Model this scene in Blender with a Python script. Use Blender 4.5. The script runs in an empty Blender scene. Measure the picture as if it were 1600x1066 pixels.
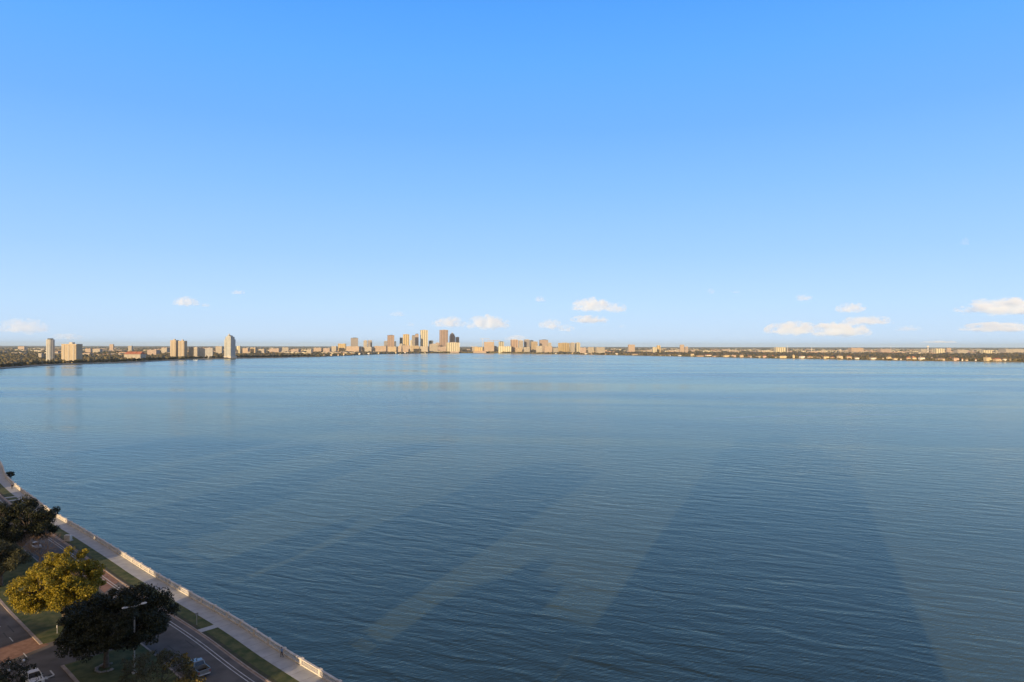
import bpy, bmesh, math, random
import numpy as np
from mathutils import Vector, Matrix
from mathutils.geometry import tessellate_polygon
R = math.radians
random.seed(7); rng = np.random.default_rng(7)
SC = bpy.context.scene; COL = SC.collection

# ------------------------------------------------------------------ camera
F = 1067.0; CH = 55.0
cam = bpy.data.cameras.new('camera'); cam.sensor_width = 36; cam.lens = 36*F/1600
cam.clip_start = .5; cam.clip_end = 150000
camo = bpy.data.objects.new('camera', cam); COL.objects.link(camo); SC.camera = camo
CM = (Matrix.Rotation(math.pi/2+math.atan(7.3/F), 3, 'X') @ Matrix.Rotation(R(.107), 3, 'Z'))
camo.matrix_world = Matrix.Translation((0, 0, CH)) @ CM.to_4x4()

# ------------------------------------------------------------------ sky, sun, exposure
SUN_EL = 9.5; SUN_AZ = 22.6          # light travels towards +Y turned 22.6 deg to +X
w = bpy.data.worlds.new("World"); SC.world = w; w.use_nodes = True
wn = w.node_tree.nodes; wl = w.node_tree.links; wn.clear()
wo = wn.new('ShaderNodeOutputWorld'); bg = wn.new('ShaderNodeBackground')
sky = wn.new('ShaderNodeTexSky'); sky.sky_type = 'NISHITA'; sky.sun_disc = False
sky.sun_elevation = R(SUN_EL); sky.sun_rotation = R(180+SUN_AZ)
sky.air_density = 1.0; sky.dust_density = .4; sky.ozone_density = 2.5; sky.altitude = 50
tc = wn.new('ShaderNodeTexCoord'); sp = wn.new('ShaderNodeSeparateXYZ'); wl.new(tc.outputs['Generated'], sp.inputs[0])
rp = wn.new('ShaderNodeValToRGB'); wl.new(sp.outputs[2], rp.inputs[0])
cr = rp.color_ramp; cr.elements[0].position = 0; cr.elements[0].color = (.47, .62, .82, 1)
cr.elements[1].position = 1; cr.elements[1].color = (.05, .08, .15, 1)
for p_, c_ in ((.012, (.50, .66, .87)), (.056, (.44, .64, .89)), (.13, (.32, .55, .90)), (.22, (.22, .47, .90)), (.30, (.15, .40, .90)), (.38, (.11, .37, .90)), (.447, (.08, .325, .88)), (.60, (.05, .13, .36))):
    e = cr.elements.new(p_); e.color = (*c_, 1)
mx = wn.new('ShaderNodeMix'); mx.data_type = 'RGBA'; mx.inputs[0].default_value = .92
sm = wn.new('ShaderNodeVectorMath'); sm.operation = 'SCALE'; sm.inputs[3].default_value = .10
gm = wn.new('ShaderNodeVectorMath'); gm.operation = 'SCALE'; gm.inputs[3].default_value = 1.0
wl.new(sky.outputs[0], sm.inputs[0]); wl.new(rp.outputs[0], gm.inputs[0])
wl.new(sm.outputs[0], mx.inputs[6]); wl.new(gm.outputs[0], mx.inputs[7])
sdv = wn.new('ShaderNodeVectorMath'); sdv.operation = 'DOT_PRODUCT'; wl.new(tc.outputs['Generated'], sdv.inputs[0])
sdv.inputs[1].default_value = (-math.sin(R(SUN_AZ))*.985, -math.cos(R(SUN_AZ))*.985, .17)
gw = wn.new('ShaderNodeMapRange'); gw.interpolation_type = 'SMOOTHSTEP'; gw.inputs[1].default_value = -.35; gw.inputs[2].default_value = 1.0
gw.inputs[3].default_value = 0; gw.inputs[4].default_value = 1; wl.new(sdv.outputs['Value'], gw.inputs[0])
gx = wn.new('ShaderNodeMix'); gx.data_type = 'RGBA'; gx.inputs[7].default_value = (.58, .43, .29, 1)      # warm evening sky round the low sun
wl.new(gw.outputs[0], gx.inputs[0]); wl.new(mx.outputs[2], gx.inputs[6]); wl.new(gx.outputs[2], bg.inputs[0]); bg.inputs[1].default_value = 1.0; wl.new(bg.outputs[0], wo.inputs[0])
sl = bpy.data.lights.new('sun', 'SUN'); sl.energy = 5.0; sl.angle = R(.5); sl.color = (1.0, .72, .42)
so = bpy.data.objects.new('sun', sl); COL.objects.link(so)
SD = Vector((math.sin(R(SUN_AZ))*math.cos(R(SUN_EL)), math.cos(R(SUN_AZ))*math.cos(R(SUN_EL)), -math.sin(R(SUN_EL))))
so.rotation_euler = SD.to_track_quat('-Z', 'Y').to_euler()
SC.view_settings.view_transform = 'Standard'; SC.view_settings.look = 'None'
SC.view_settings.exposure = 0.3; SC.view_settings.gamma = 1
SC.render.engine = 'CYCLES'; SC.cycles.volume_bounces = 12; SC.cycles.max_bounces = 14
SC.cycles.use_denoising = True

# ------------------------------------------------------------------ helpers
def P(x, y, z=1.8):
    d = CM @ Vector(((x-800)/F, (533-y)/F, -1)); t = (z-CH)/d.z
    return Vector((d.x*t, d.y*t, z))
def PD(x, y, D):                     # point on a photo ray at depth D
    d = CM @ Vector(((x-800)/F, (533-y)/F, -1)); t = D/d.y
    return Vector((d.x*t, D, CH+d.z*t))
def tag(o, label=None, cat=None, group=None, kind=None):
    if label: o['label'] = label
    if cat: o['category'] = cat
    if group: o['group'] = group
    if kind: o['kind'] = kind
    return o
def empty(name, loc, label, cat, rz=0, group=None):
    o = bpy.data.objects.new(name, None); COL.objects.link(o); o.empty_display_size = .3
    o.location = loc; o.rotation_euler = (0, 0, rz); return tag(o, label, cat, group)
def raw(name, V, Fc, m, parent=None, smooth=False):
    me = bpy.data.meshes.new(name); me.from_pydata([tuple(v) for v in V], [], [tuple(f) for f in Fc])
    if m: me.materials.append(m)
    if smooth: me.polygons.foreach_set('use_smooth', [True]*len(me.polygons))
    me.update(); o = bpy.data.objects.new(name, me); COL.objects.link(o); o.parent = parent; return o
def rawnp(name, V, Q, m, parent=None):
    V = np.asarray(V, np.float32); Q = np.asarray(Q, np.int32); k = Q.shape[1]
    me = bpy.data.meshes.new(name); me.vertices.add(len(V)); me.vertices.foreach_set('co', V.ravel())
    me.loops.add(Q.size); me.loops.foreach_set('vertex_index', Q.ravel())
    me.polygons.add(len(Q)); me.polygons.foreach_set('loop_start', np.arange(0, Q.size, k, dtype=np.int32))
    me.polygons.foreach_set('loop_total', np.full(len(Q), k, np.int32))
    me.materials.append(m); me.update(calc_edges=True); me.validate()
    o = bpy.data.objects.new(name, me); COL.objects.link(o); o.parent = parent; return o
class MB:
    def __init__(s): s.V = []; s.F = []
    def add(s, V, Fc):
        n = len(s.V); s.V += [Vector(v) for v in V]; s.F += [tuple(n+i for i in f) for f in Fc]; return s
    def box(s, c, d, rz=0, taper=1.0):
        co, si = math.cos(rz), math.sin(rz); V = []
        for k in (0, 1):
            t = taper if k else 1
            for a, b in ((-1, -1), (1, -1), (1, 1), (-1, 1)):
                x, y = a*d[0]/2*t, b*d[1]/2*t
                V.append((c[0]+x*co-y*si, c[1]+x*si+y*co, c[2]+(k-.5)*d[2]))
        return s.add(V, [(3, 2, 1, 0), (4, 5, 6, 7), (0, 1, 5, 4), (1, 2, 6, 5), (2, 3, 7, 6), (3, 0, 4, 7)])
    def tube(s, pts, rad, n=8, cap=True):
        pts = [Vector(p) for p in pts]; base = len(s.V); N = len(pts)
        for i, p in enumerate(pts):
            d = (pts[min(i+1, N-1)]-pts[max(i-1, 0)]).normalized()
            a = d.cross(Vector((0, 0, 1)) if abs(d.z) < .9 else Vector((1, 0, 0))).normalized(); b = d.cross(a)
            r = rad[i] if isinstance(rad, (list, tuple)) else rad
            for k in range(n):
                t = 2*math.pi*k/n; s.V.append(p+a*r*math.cos(t)+b*r*math.sin(t))
        for i in range(N-1):
            for k in range(n):
                k2 = (k+1) % n; s.F.append((base+i*n+k, base+i*n+k2, base+(i+1)*n+k2, base+(i+1)*n+k))
        if cap: s.F.append(tuple(base+k for k in range(n))[::-1]); s.F.append(tuple(base+(N-1)*n+k for k in range(n)))
        return s
    def lathe(s, c, prof, n=12):        # prof: (r, z)
        base = len(s.V)
        for r, z in prof:
            for k in range(n):
                t = 2*math.pi*k/n; s.V.append(Vector((c[0]+r*math.cos(t), c[1]+r*math.sin(t), c[2]+z)))
        for i in range(len(prof)-1):
            for k in range(n):
                k2 = (k+1) % n; s.F.append((base+i*n+k, base+i*n+k2, base+(i+1)*n+k2, base+(i+1)*n+k))
        s.F.append(tuple(base+k for k in range(n))[::-1]); s.F.append(tuple(base+(len(prof)-1)*n+k for k in range(n)))
        return s
    def prism(s, poly, x0, x1, top=1.0):     # side profile (y,z) swept across x
        n = len(poly); zm = max(p[1] for p in poly); z0 = min(p[1] for p in poly); V = []
        for x in (x0, x1):
            for y, z in poly:
                k = 1-(1-top)*((z-z0)/max(zm-z0, 1e-6)); V.append((x*k, y, z))
        return s.add(V, [tuple(range(n))[::-1], tuple(range(n, 2*n))]+[(i, (i+1) % n, n+(i+1) % n, n+i) for i in range(n)])
    def go(s, name, m, parent=None, smooth=False, bevel=0):
        o = raw(name, s.V, s.F, m, parent, smooth)
        bm = bmesh.new(); bm.from_mesh(o.data); bmesh.ops.recalc_face_normals(bm, faces=bm.faces)
        if bevel: bmesh.ops.bevel(bm, geom=bm.edges, offset=bevel, segments=2, affect='EDGES', profile=.6)
        bm.to_mesh(o.data); bm.free(); return o
def copy_tree(o, parent=None):
    c = o.copy(); COL.objects.link(c); c.parent = parent
    for ch in list(o.children): copy_tree(ch, c)
    return c

# ------------------------------------------------------------------ materials
def mat(name, col, rough=.8, col2=None, scale=1.0, metal=0, bump=0, bscale=None, detail=4, spec=.3, lo=.35, hi=.65, dist=.05, stretch=None):
    m = bpy.data.materials.new(name); m.use_nodes = True; nt = m.node_tree; n = nt.nodes; l = nt.links
    b = n['Principled BSDF']; b.inputs['Base Color'].default_value = (*col, 1); b.inputs['Roughness'].default_value = rough
    b.inputs['Metallic'].default_value = metal; b.inputs['Specular IOR Level'].default_value = spec
    t = n.new('ShaderNodeTexCoord'); v = t.outputs['Object']
    if stretch:
        mp = n.new('ShaderNodeMapping'); mp.inputs['Scale'].default_value = stretch; l.new(v, mp.inputs[0]); v = mp.outputs[0]
    if col2:
        no = n.new('ShaderNodeTexNoise'); no.inputs['Scale'].default_value = scale; no.inputs['Detail'].default_value = detail
        l.new(v, no.inputs['Vector'])
        r = n.new('ShaderNodeValToRGB'); r.color_ramp.elements[0].position = lo; r.color_ramp.elements[1].position = hi
        r.color_ramp.elements[0].color = (*col, 1); r.color_ramp.elements[1].color = (*col2, 1)
        l.new(no.outputs[0], r.inputs[0]); l.new(r.outputs[0], b.inputs['Base Color'])
    if bump:
        n2 = n.new('ShaderNodeTexNoise'); n2.inputs['Scale'].default_value = bscale or scale*3; n2.inputs['Detail'].default_value = 4
        l.new(v, n2.inputs['Vector'])
        bp = n.new('ShaderNodeBump'); bp.inputs['Strength'].default_value = bump; bp.inputs['Distance'].default_value = dist
        l.new(n2.outputs[0], bp.inputs['Height']); l.new(bp.outputs[0], b.inputs['Normal'])
    return m
def leafmat(name, c1, c2, tr=.25):
    m = bpy.data.materials.new(name); m.use_nodes = True; nt = m.node_tree; n = nt.nodes; l = nt.links
    b = n['Principled BSDF']; b.inputs['Roughness'].default_value = .55; b.inputs['Specular IOR Level'].default_value = .25
    g = n.new('ShaderNodeNewGeometry'); r = n.new('ShaderNodeValToRGB')
    r.color_ramp.elements[0].color = (*c1, 1); r.color_ramp.elements[1].color = (*c2, 1)
    l.new(g.outputs['Random Per Island'], r.inputs[0]); l.new(r.outputs[0], b.inputs['Base Color'])
    t = n.new('ShaderNodeBsdfTranslucent'); l.new(r.outputs[0], t.inputs[0]); ms = n.new('ShaderNodeMixShader')
    ms.inputs[0].default_value = tr; l.new(b.outputs[0], ms.inputs[1]); l.new(t.outputs[0], ms.inputs[2])
    l.new(ms.outputs[0], n['Material Output'].inputs[0]); return m
def facade(name, wall, glass, fw=3.2, fh=3.1, wx=.55, wz=.5, var=.15):
    """window grid on vertical faces: bays of fw metres, storeys of fh metres, panes wx by wz of a bay"""
    m = bpy.data.materials.new(name); m.use_nodes = True; nt = m.node_tree; n = nt.nodes; l = nt.links
    b = n['Principled BSDF']; t = n.new('ShaderNodeTexCoord'); g = n.new('ShaderNodeNewGeometry')
    vt = n.new('ShaderNodeVectorTransform'); vt.vector_type = 'NORMAL'; vt.convert_from = 'WORLD'; vt.convert_to = 'OBJECT'
    l.new(g.outputs['True Normal'], vt.inputs[0])
    s = n.new('ShaderNodeSeparateXYZ'); l.new(t.outputs['Object'], s.inputs[0]); sn = n.new('ShaderNodeSeparateXYZ'); l.new(vt.outputs[0], sn.inputs[0])
    def M(op, a, c=None):
        q = n.new('ShaderNodeMath'); q.operation = op
        for i, x in enumerate((a, c)):
            if x is None: continue
            if isinstance(x, (int, float)): q.inputs[i].default_value = x
            else: l.new(x, q.inputs[i])
        return q.outputs[0]
    ax = M('GREATER_THAN', M('ABSOLUTE', sn.outputs[0]), .7)
    h = M('ADD', M('MULTIPLY', s.outputs[1], ax), M('MULTIPLY', s.outputs[0], M('SUBTRACT', 1, ax)))
    hx = M('LESS_THAN', M('FRACT', M('DIVIDE', M('ADD', h, 1000*fw), fw)), wx)
    hz = M('LESS_THAN', M('FRACT', M('DIVIDE', s.outputs[2], fh)), wz)
    side = M('LESS_THAN', M('ABSOLUTE', sn.outputs[2]), .5)
    k = M('MULTIPLY', M('MULTIPLY', hx, hz), side)
    no = n.new('ShaderNodeTexNoise'); no.inputs['Scale'].default_value = .08; l.new(t.outputs['Object'], no.inputs['Vector'])
    wr = n.new('ShaderNodeValToRGB'); l.new(no.outputs[0], wr.inputs[0])
    wr.color_ramp.elements[0].position = .3; wr.color_ramp.elements[1].position = .7
    wr.color_ramp.elements[0].color = (*[c*(1-var) for c in wall], 1); wr.color_ramp.elements[1].color = (*[min(1, c*(1+var*.4)) for c in wall], 1)
    mxx = n.new('ShaderNodeMix'); mxx.data_type = 'RGBA'; l.new(k, mxx.inputs[0]); l.new(wr.outputs[0], mxx.inputs[6]); mxx.inputs[7].default_value = (*glass, 1)
    l.new(mxx.outputs[2], b.inputs['Base Color'])
    l.new(M('SUBTRACT', .8, M('MULTIPLY', k, .65)), b.inputs['Roughness']); return m

M_ = {}
M_['asphalt'] = mat('asphalt', (.095, .083, .071), .9, (.145, .128, .112), .35, bump=.3, bscale=9, stretch=None)
M_['walk'] = mat('sidewalk concrete', (.36, .37, .37), .9, (.46, .465, .455), .5, bump=.15, bscale=6)
M_['stone'] = mat('pale cast stone', (.52, .49, .44), .85, (.66, .62, .56), .9, bump=.2, bscale=8)
M_['seawall'] = mat('weathered seawall', (.16, .14, .12), .9, (.30, .27, .24), .4)
M_['kerb'] = mat('kerb concrete', (.27, .22, .19), .9, (.40, .33, .28), .8)
M_['paint'] = mat('road paint', (.62, .60, .56), .7, (.45, .44, .41), 1.2)
M_['grass'] = mat('lawn', (.045, .068, .018), .95, (.125, .125, .045), .55, bump=.6, bscale=6, detail=8, dist=.08)
M_['dirt'] = mat('worn verge', (.075, .062, .038), .95, (.045, .055, .020), .9, detail=8)
M_['bark'] = mat('bark', (.10, .075, .055), .95, (.17, .14, .11), 3, bump=.5, bscale=7)
M_['rock'] = mat('pale rock', (.22, .21, .19), .9, (.36, .34, .32), 2, bump=.4, bscale=6)
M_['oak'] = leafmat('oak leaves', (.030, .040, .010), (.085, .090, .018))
M_['oakdark'] = leafmat('dark oak leaves', (.007, .010, .005), (.034, .040, .016), .08)  # oak leaves darkened: the shade on the crowns is put into the colour
M_['oaksun'] = leafmat('sunlit oak leaves', (.10, .105, .010), (.40, .30, .03))  # oak leaves yellowed: the sunlight on the crown is put into the colour
M_['sparse'] = leafmat('sparse grey green leaves', (.045, .050, .028), (.10, .10, .05))
M_['gold'] = leafmat('sunlit gold leaves', (.16, .11, .02), (.26, .19, .04))  # orange sunlight on leaf clumps, put into the leaf colour
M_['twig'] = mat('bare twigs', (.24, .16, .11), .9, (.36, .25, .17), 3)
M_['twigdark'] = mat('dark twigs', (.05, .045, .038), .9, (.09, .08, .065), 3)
M_['conc'] = mat('concrete pole', (.42, .41, .39), .8, (.50, .49, .46), 1)
M_['metal'] = mat('grey metal', (.45, .46, .47), .45, (.52, .53, .54), 2, metal=.3)
M_['signgrey'] = mat('sign back', (.20, .21, .21), .5, (.26, .27, .27), 3)
M_['white'] = mat('white paint', (.74, .74, .73), .4, (.66, .66, .65), 1.5, spec=.5)
M_['silver'] = mat('silver paint', (.30, .32, .33), .35, (.24, .26, .27), 1.2, metal=.5, spec=.5)
M_['darkpaint'] = mat('charcoal paint', (.035, .037, .042), .35, (.05, .052, .058), 1.5, spec=.5)
M_['red'] = mat('red paint', (.30, .015, .015), .35, (.24, .012, .012), 1.5, spec=.5)
M_['glass'] = mat('dark glass', (.015, .018, .022), .12, (.03, .034, .04), 2, spec=.6)
M_['tyre'] = mat('tyre rubber', (.018, .018, .018), .9, (.03, .03, .03), 6)
M_['rim'] = mat('alloy rim', (.35, .35, .36), .4, (.28, .28, .29), 6, metal=.6)
M_['lamp'] = mat('headlamp lens', (.75, .75, .70), .2, (.65, .65, .62), 5)
M_['tail'] = mat('tail lamp lens', (.35, .02, .02), .3, (.25, .01, .01), 5)
M_['black'] = mat('black trim', (.015, .015, .015), .7, (.03, .03, .03), 4)

# water
def water_mat():
    m = bpy.data.materials.new('bay water'); m.use_nodes = True; nt = m.node_tree; n = nt.nodes; l = nt.links
    n.remove(n['Principled BSDF']); df = n.new('ShaderNodeBsdfDiffuse'); gl = n.new('ShaderNodeBsdfGlossy'); gl.inputs['Color'].default_value = (.86, .91, .80, 1); fr = n.new('ShaderNodeFresnel'); fr.inputs[0].default_value = 1.333
    mxs = n.new('ShaderNodeMixShader'); l.new(fr.outputs[0], mxs.inputs[0]); l.new(df.outputs[0], mxs.inputs[1]); l.new(gl.outputs[0], mxs.inputs[2]); l.new(mxs.outputs[0], n['Material Output'].inputs[0])
    t = n.new('ShaderNodeTexCoord')
    def noise(rot, sc, detail=2, rough=.5, dist=0):
        mp = n.new('ShaderNodeMapping'); mp.inputs['Rotation'].default_value = (0, 0, R(rot)); mp.inputs['Scale'].default_value = sc
        # rotate first, then stretch
        mp.vector_type = 'TEXTURE' if False else 'POINT'
        m0 = n.new('ShaderNodeMapping'); m0.inputs['Rotation'].default_value = (0, 0, R(rot)); l.new(t.outputs['Object'], m0.inputs[0])
        mp.inputs['Rotation'].default_value = (0, 0, 0); l.new(m0.outputs[0], mp.inputs[0])
        q = n.new('ShaderNodeTexNoise'); q.inputs['Scale'].default_value = 1; q.inputs['Detail'].default_value = detail
        q.inputs['Roughness'].default_value = rough; q.inputs['Distortion'].default_value = dist; l.new(mp.outputs[0], q.inputs['Vector']); return q.outputs[0]
    def bump(h, s, d, prev=None):
        bp = n.new('ShaderNodeBump'); (l.new(s, bp.inputs['Strength']) if not isinstance(s, (int, float)) else setattr(bp.inputs['Strength'], 'default_value', s)); bp.inputs['Distance'].default_value = d
        l.new(h, bp.inputs['Height'])
        if prev is not None: l.new(prev, bp.inputs['Normal'])
        return bp.outputs[0]
    pt = n.new('ShaderNodeMapRange'); pt.inputs[1].default_value = .36; pt.inputs[2].default_value = .64; pt.inputs[3].default_value = .45; pt.inputs[4].default_value = 1.0
    l.new(noise(-20, (.005, .013, 1), 4, .6, .8), pt.inputs[0]); patch = pt.outputs[0]
    a = bump(noise(24, (.075, .25, .1), 2, .4, .6), patch, .42)
    a = bump(noise(14, (.24, .75, .3), 3, .5, .5), patch, .15, a)
    a = bump(noise(-32, (.45, 1.9, .8), 2, .5), 1, .07, a)
    a = bump(noise(-60, (1.2, 2.6, .8), 2, .5), 1, .03, a)
    for q_ in (df, gl, fr): l.new(a, q_.inputs['Normal'])
    big = noise(8, (.0011, .0060, 1), 5, .6, .6)      # wind lanes far out
    rr = n.new('ShaderNodeMapRange'); rr.inputs[1].default_value = .35; rr.inputs[2].default_value = .65
    rr.inputs[3].default_value = .10; rr.inputs[4].default_value = .30; l.new(big, rr.inputs[0]); l.new(rr.outputs[0], gl.inputs['Roughness'])
    r = n.new('ShaderNodeValToRGB'); r.color_ramp.elements[0].position = .3; r.color_ramp.elements[1].position = .7
    r.color_ramp.elements[0].color = (.050, .075, .058, 1); r.color_ramp.elements[1].color = (.084, .108, .078, 1)
    l.new(noise(30, (.004, .009, 1), 3, .5), r.inputs[0]); l.new(r.outputs[0], df.inputs['Color'])
    return m
M_['water'] = water_mat()

# ------------------------------------------------------------------ coast line
wall_px = [(534, 1065), (495, 1041.5), (440, 1009), (376.4, 968.3), (300, 925.2), (232.6, 887), (195, 863.5), (133, 826.5), (84.4, 799), (52.5, 775.6), (31, 760.6), (11, 742), (3, 724)]
Wp = [Vector(P(x, y, 2.97).xy) for x, y in wall_px]
ctrl = [Vector((700, -640)), Vector((300, -215)), Vector((120, -38)), Vector((40, 42.5)), Vector((0, 81))]+Wp+[Vector((-259, 340)), Vector((-303, 395)), Vector((-372, 480)), Vector((-470, 600)), Vector((-600, 780)), Vector((-820, 1060)), Vector((-1020, 1330)), Vector((-1152, 1537))]
def spline(c, step):
    out = []
    for i in range(len(c)-1):
        p0, p1, p2, p3 = c[max(i-1, 0)], c[i], c[i+1], c[min(i+2, len(c)-1)]
        n = max(1, int((p2-p1).length/step))
        for k in range(n):
            t = k/n
            # centripetal-ish: blend plain Catmull-Rom tangents scaled to segment length
            L = (p2-p1).length
            m1 = (p2-p0).normalized()*L; m2 = (p3-p1).normalized()*L
            h = (2*t**3-3*t*t+1, t**3-2*t*t+t, -2*t**3+3*t*t, t**3-t*t)
            out.append(p1*h[0]+m1*h[1]+p2*h[2]+m2*h[3])
    out.append(c[-1]); return out
CO = spline(ctrl, 3.0)
S = [0.0]
for a, b in zip(CO, CO[1:]): S.append(S[-1]+(b-a).length)
S = np.array(S); CX = np.array([c.x for c in CO]); CY = np.array([c.y for c in CO])
def at(s, off=0.0):                  # point `off` metres inland of the seawall's outer edge
    x, y = np.interp(s, S, CX), np.interp(s, S, CY)
    dx = np.interp(s+2, S, CX)-np.interp(s-2, S, CX); dy = np.interp(s+2, S, CY)-np.interp(s-2, S, CY)
    L = math.hypot(dx, dy); return Vector((x-dy/L*off, y+dx/L*off))
def head(s):
    a, b = at(s-2), at(s+2); return math.atan2(b.y-a.y, b.x-a.x)
def s_of(p):
    i = int(np.argmin((CX-p[0])**2+(CY-p[1])**2)); return float(S[i])
S0 = s_of((60, 24)); S1 = s_of((-470, 600))
def strip(name, s0, s1, a, b, z, m, z0=None, kind='structure', step=3.0, parent=None):
    n = max(2, int(abs(s1-s0)/step)+1); V = []; Fc = []
    for i in range(n):
        s = s0+(s1-s0)*i/(n-1); p, q = at(s, a), at(s, b)
        V += [(p.x, p.y, z), (q.x, q.y, z)]
    if z0 is None:
        Fc = [(2*i, 2*i+2, 2*i+3, 2*i+1) for i in range(n-1)]
    else:
        k = len(V); V += [(v[0], v[1], z0) for v in V]
        for i in range(n-1):
            Fc += [(2*i, 2*i+2, 2*i+3, 2*i+1), (2*i+1, 2*i+3, k+2*i+3, k+2*i+1), (2*i+2, 2*i, k+2*i, k+2*i+2)]
        Fc += [(0, 1, k+1, k), (2*n-1, 2*n-2, k+2*n-2, k+2*n-1)]
    o = raw(name, V, Fc, m, parent)
    bm = bmesh.new(); bm.from_mesh(o.data); bmesh.ops.recalc_face_normals(bm, faces=bm.faces)
    if z0 is None and bm.faces and sum(f.normal.z for f in bm.faces) < 0: bmesh.ops.reverse_faces(bm, faces=bm.faces)
    bm.to_mesh(o.data); bm.free()
    if kind: o['kind'] = kind
    return o

# ------------------------------------------------------------------ water, land, haze
far_px = [(50, 573), (100, 570), (200, 567), (300, 562), (400, 560), (500, 558), (600, 553.5), (660, 552.3), (700, 552), (760, 551.8), (800, 552.5), (850, 553.3), (900, 554), (1000, 556), (1100, 558), (1200, 560), (1300, 561.5), (1400, 563.5), (1500, 565), (1600, 566)]
FAR = [Vector(P(x, y, 0).xy) for x, y in far_px]
random.seed(3)
coast = [Vector((9000, -9000))]+CO[::1]+FAR+[Vector((2150, 2390)), Vector((3300, 2500)), Vector((9000, 2300)), Vector((39000, 1800))]
BIG = 39000
ring = coast+[Vector((BIG, BIG)), Vector((-BIG, BIG)), Vector((-BIG, -9000))]
tris = tessellate_polygon([[Vector((p.x, p.y, 0)) for p in ring]])
n = len(ring)
V = [(p.x, p.y, 1.8) for p in ring]+[(p.x, p.y, -.5) for p in ring]
Fc = [tuple(t) for t in tris]+[(i, i+1, n+i+1, n+i) for i in range(len(coast)-1)]
land_m = mat('far ground', (.075, .070, .042), .95, (.20, .165, .12), .006, detail=10)
land = raw('ground', V, Fc, land_m)
bm = bmesh.new(); bm.from_mesh(land.data); bmesh.ops.recalc_face_normals(bm, faces=bm.faces)
if sum(f.normal.z*f.calc_area() for f in bm.faces) < 0: bmesh.ops.reverse_faces(bm, faces=bm.faces)
bm.to_mesh(land.data); bm.free(); tag(land, kind='structure')
wa = raw('water', [(-BIG, -9000, 0), (BIG, -9000, 0), (BIG, BIG, 0), (-BIG, BIG, 0)], [(0, 1, 2, 3)], M_['water']); tag(wa, kind='structure')
# near lawn (all ground round the boulevard)
strip('lawn', S0, S1, 34.9, 75, 1.806, M_['grass'])
hz = MB().box((0, 15000, 94), (2*BIG+600, 2*BIG-18000+30600, 190)).go('haze', None); tag(hz, kind='stuff')
hm = bpy.data.materials.new('haze'); hm.use_nodes = True; hm.node_tree.nodes.clear()
ho = hm.node_tree.nodes.new('ShaderNodeOutputMaterial'); hv = hm.node_tree.nodes.new('ShaderNodeVolumePrincipled')
hv.inputs['Color'].default_value = (.68, .88, 1, 1); hv.inputs['Density'].default_value = 2.3e-5; hv.inputs['Anisotropy'].default_value = 0
hm.node_tree.links.new(hv.outputs[0], ho.inputs['Volume']); hz.data.materials.append(hm)

# ------------------------------------------------------------------ boulevard
def sp_(x, y): return s_of(P(x, y))
strip('sidewalk', S0, S1, .38, 3.4, 1.93, M_['walk'], 1.7)
# paving joints are part of the walk's surface: dark bands every 6 m
so1, so0 = s_of(P(66, 1008)), s_of(P(90, 1038))
V = []; Fc = []; k_ = 0
q_ = S0+3
while q_ < S1-3:
    a_, b_ = at(q_, .5), at(q_, 3.38); t_ = (at(q_+1, 2)-at(q_-1, 2)).normalized()*.05
    V += [(a_.x-t_.x, a_.y-t_.y, 1.936), (a_.x+t_.x, a_.y+t_.y, 1.936), (b_.x+t_.x, b_.y+t_.y, 1.936), (b_.x-t_.x, b_.y-t_.y, 1.936)]; Fc.append((k_, k_+1, k_+2, k_+3)); k_ += 4; q_ += 3.0
M_['joint'] = mat('sidewalk joint', (.24, .23, .22), .9, (.30, .29, .28), 2)
tag(raw('sidewalk_joints', V, Fc, M_['joint']), kind='structure')
# tar patches and old repairs on both roadways
rp_ = random.Random(4); M_['patch'] = mat('road repair', (.070, .062, .055), .9, (.085, .076, .068), 1)
V = []; Fc = []; k_ = 0
for i in range(70):
    s_ = rp_.uniform(sp_(500, 1050), sp_(20, 760)); o_ = rp_.choice((rp_.uniform(9.3, 14.8), rp_.uniform(28.6, 33.6))); L_ = rp_.uniform(.6, 7); W_ = rp_.uniform(.08, .9) if L_ < 3 else rp_.uniform(.05, .3)
    if o_ > 28 and abs(s_-(so0+so1)/2) < 6: continue
    z_ = 1.8105+.00002*i if o_ < 20 else 1.8105+.00002*i
    for ss_, oo_ in ((s_, o_), (s_+L_, o_+rp_.uniform(-.1, .1)), (s_+L_*rp_.uniform(.9, 1), o_+W_), (s_+rp_.uniform(0, .1), o_+W_)): p_ = at(ss_, oo_); V.append((p_.x, p_.y, z_))
    Fc.append((k_, k_+1, k_+2, k_+3)); k_ += 4
tag(raw('road_repairs', V, Fc, M_['patch']), kind='structure')
strip('road', S0, S1, 6.7, 15.6, 1.806, M_['asphalt'])
strip('road', S0, S1, 27.9, 34.6, 1.806, M_['asphalt'])
strip('kerb', S0, S1, 6.45, 6.7, 1.93, M_['kerb'], 1.7)
strip('kerb', S0, S1, 34.6, 34.85, 1.93, M_['kerb'], 1.7)
strip('gutter', S0, S1, 6.7, 7.05, 1.812, M_['kerb'])
for a, b in ((8.12, 8.27), (8.72, 8.87)): strip('lane_line', S0, S1, a, b, 1.8165, M_['paint'])
sA = sp_(345, 982); SPATH = [(sA-.85, sA+.85)]
for px in ((24, 776), (33, 782)):
    q = sp_(*px); SPATH.append((q-.9, q+.9))
SPATH.sort()
cur = S0
for a, b in SPATH:
    strip('verge', cur, a, 3.4, 6.45, 1.92, M_['grass'], 1.7)
    strip('path', a, b, 3.4, 6.45, 1.925, M_['walk'], 1.7); cur = b
strip('verge', cur, S1, 3.4, 6.45, 1.92, M_['grass'], 1.7)
strip('worn_strip', S0, S1, 5.75, 6.43, 1.9245, M_['dirt'])
so1, so0 = s_of(P(66, 1008)), s_of(P(90, 1038))
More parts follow.
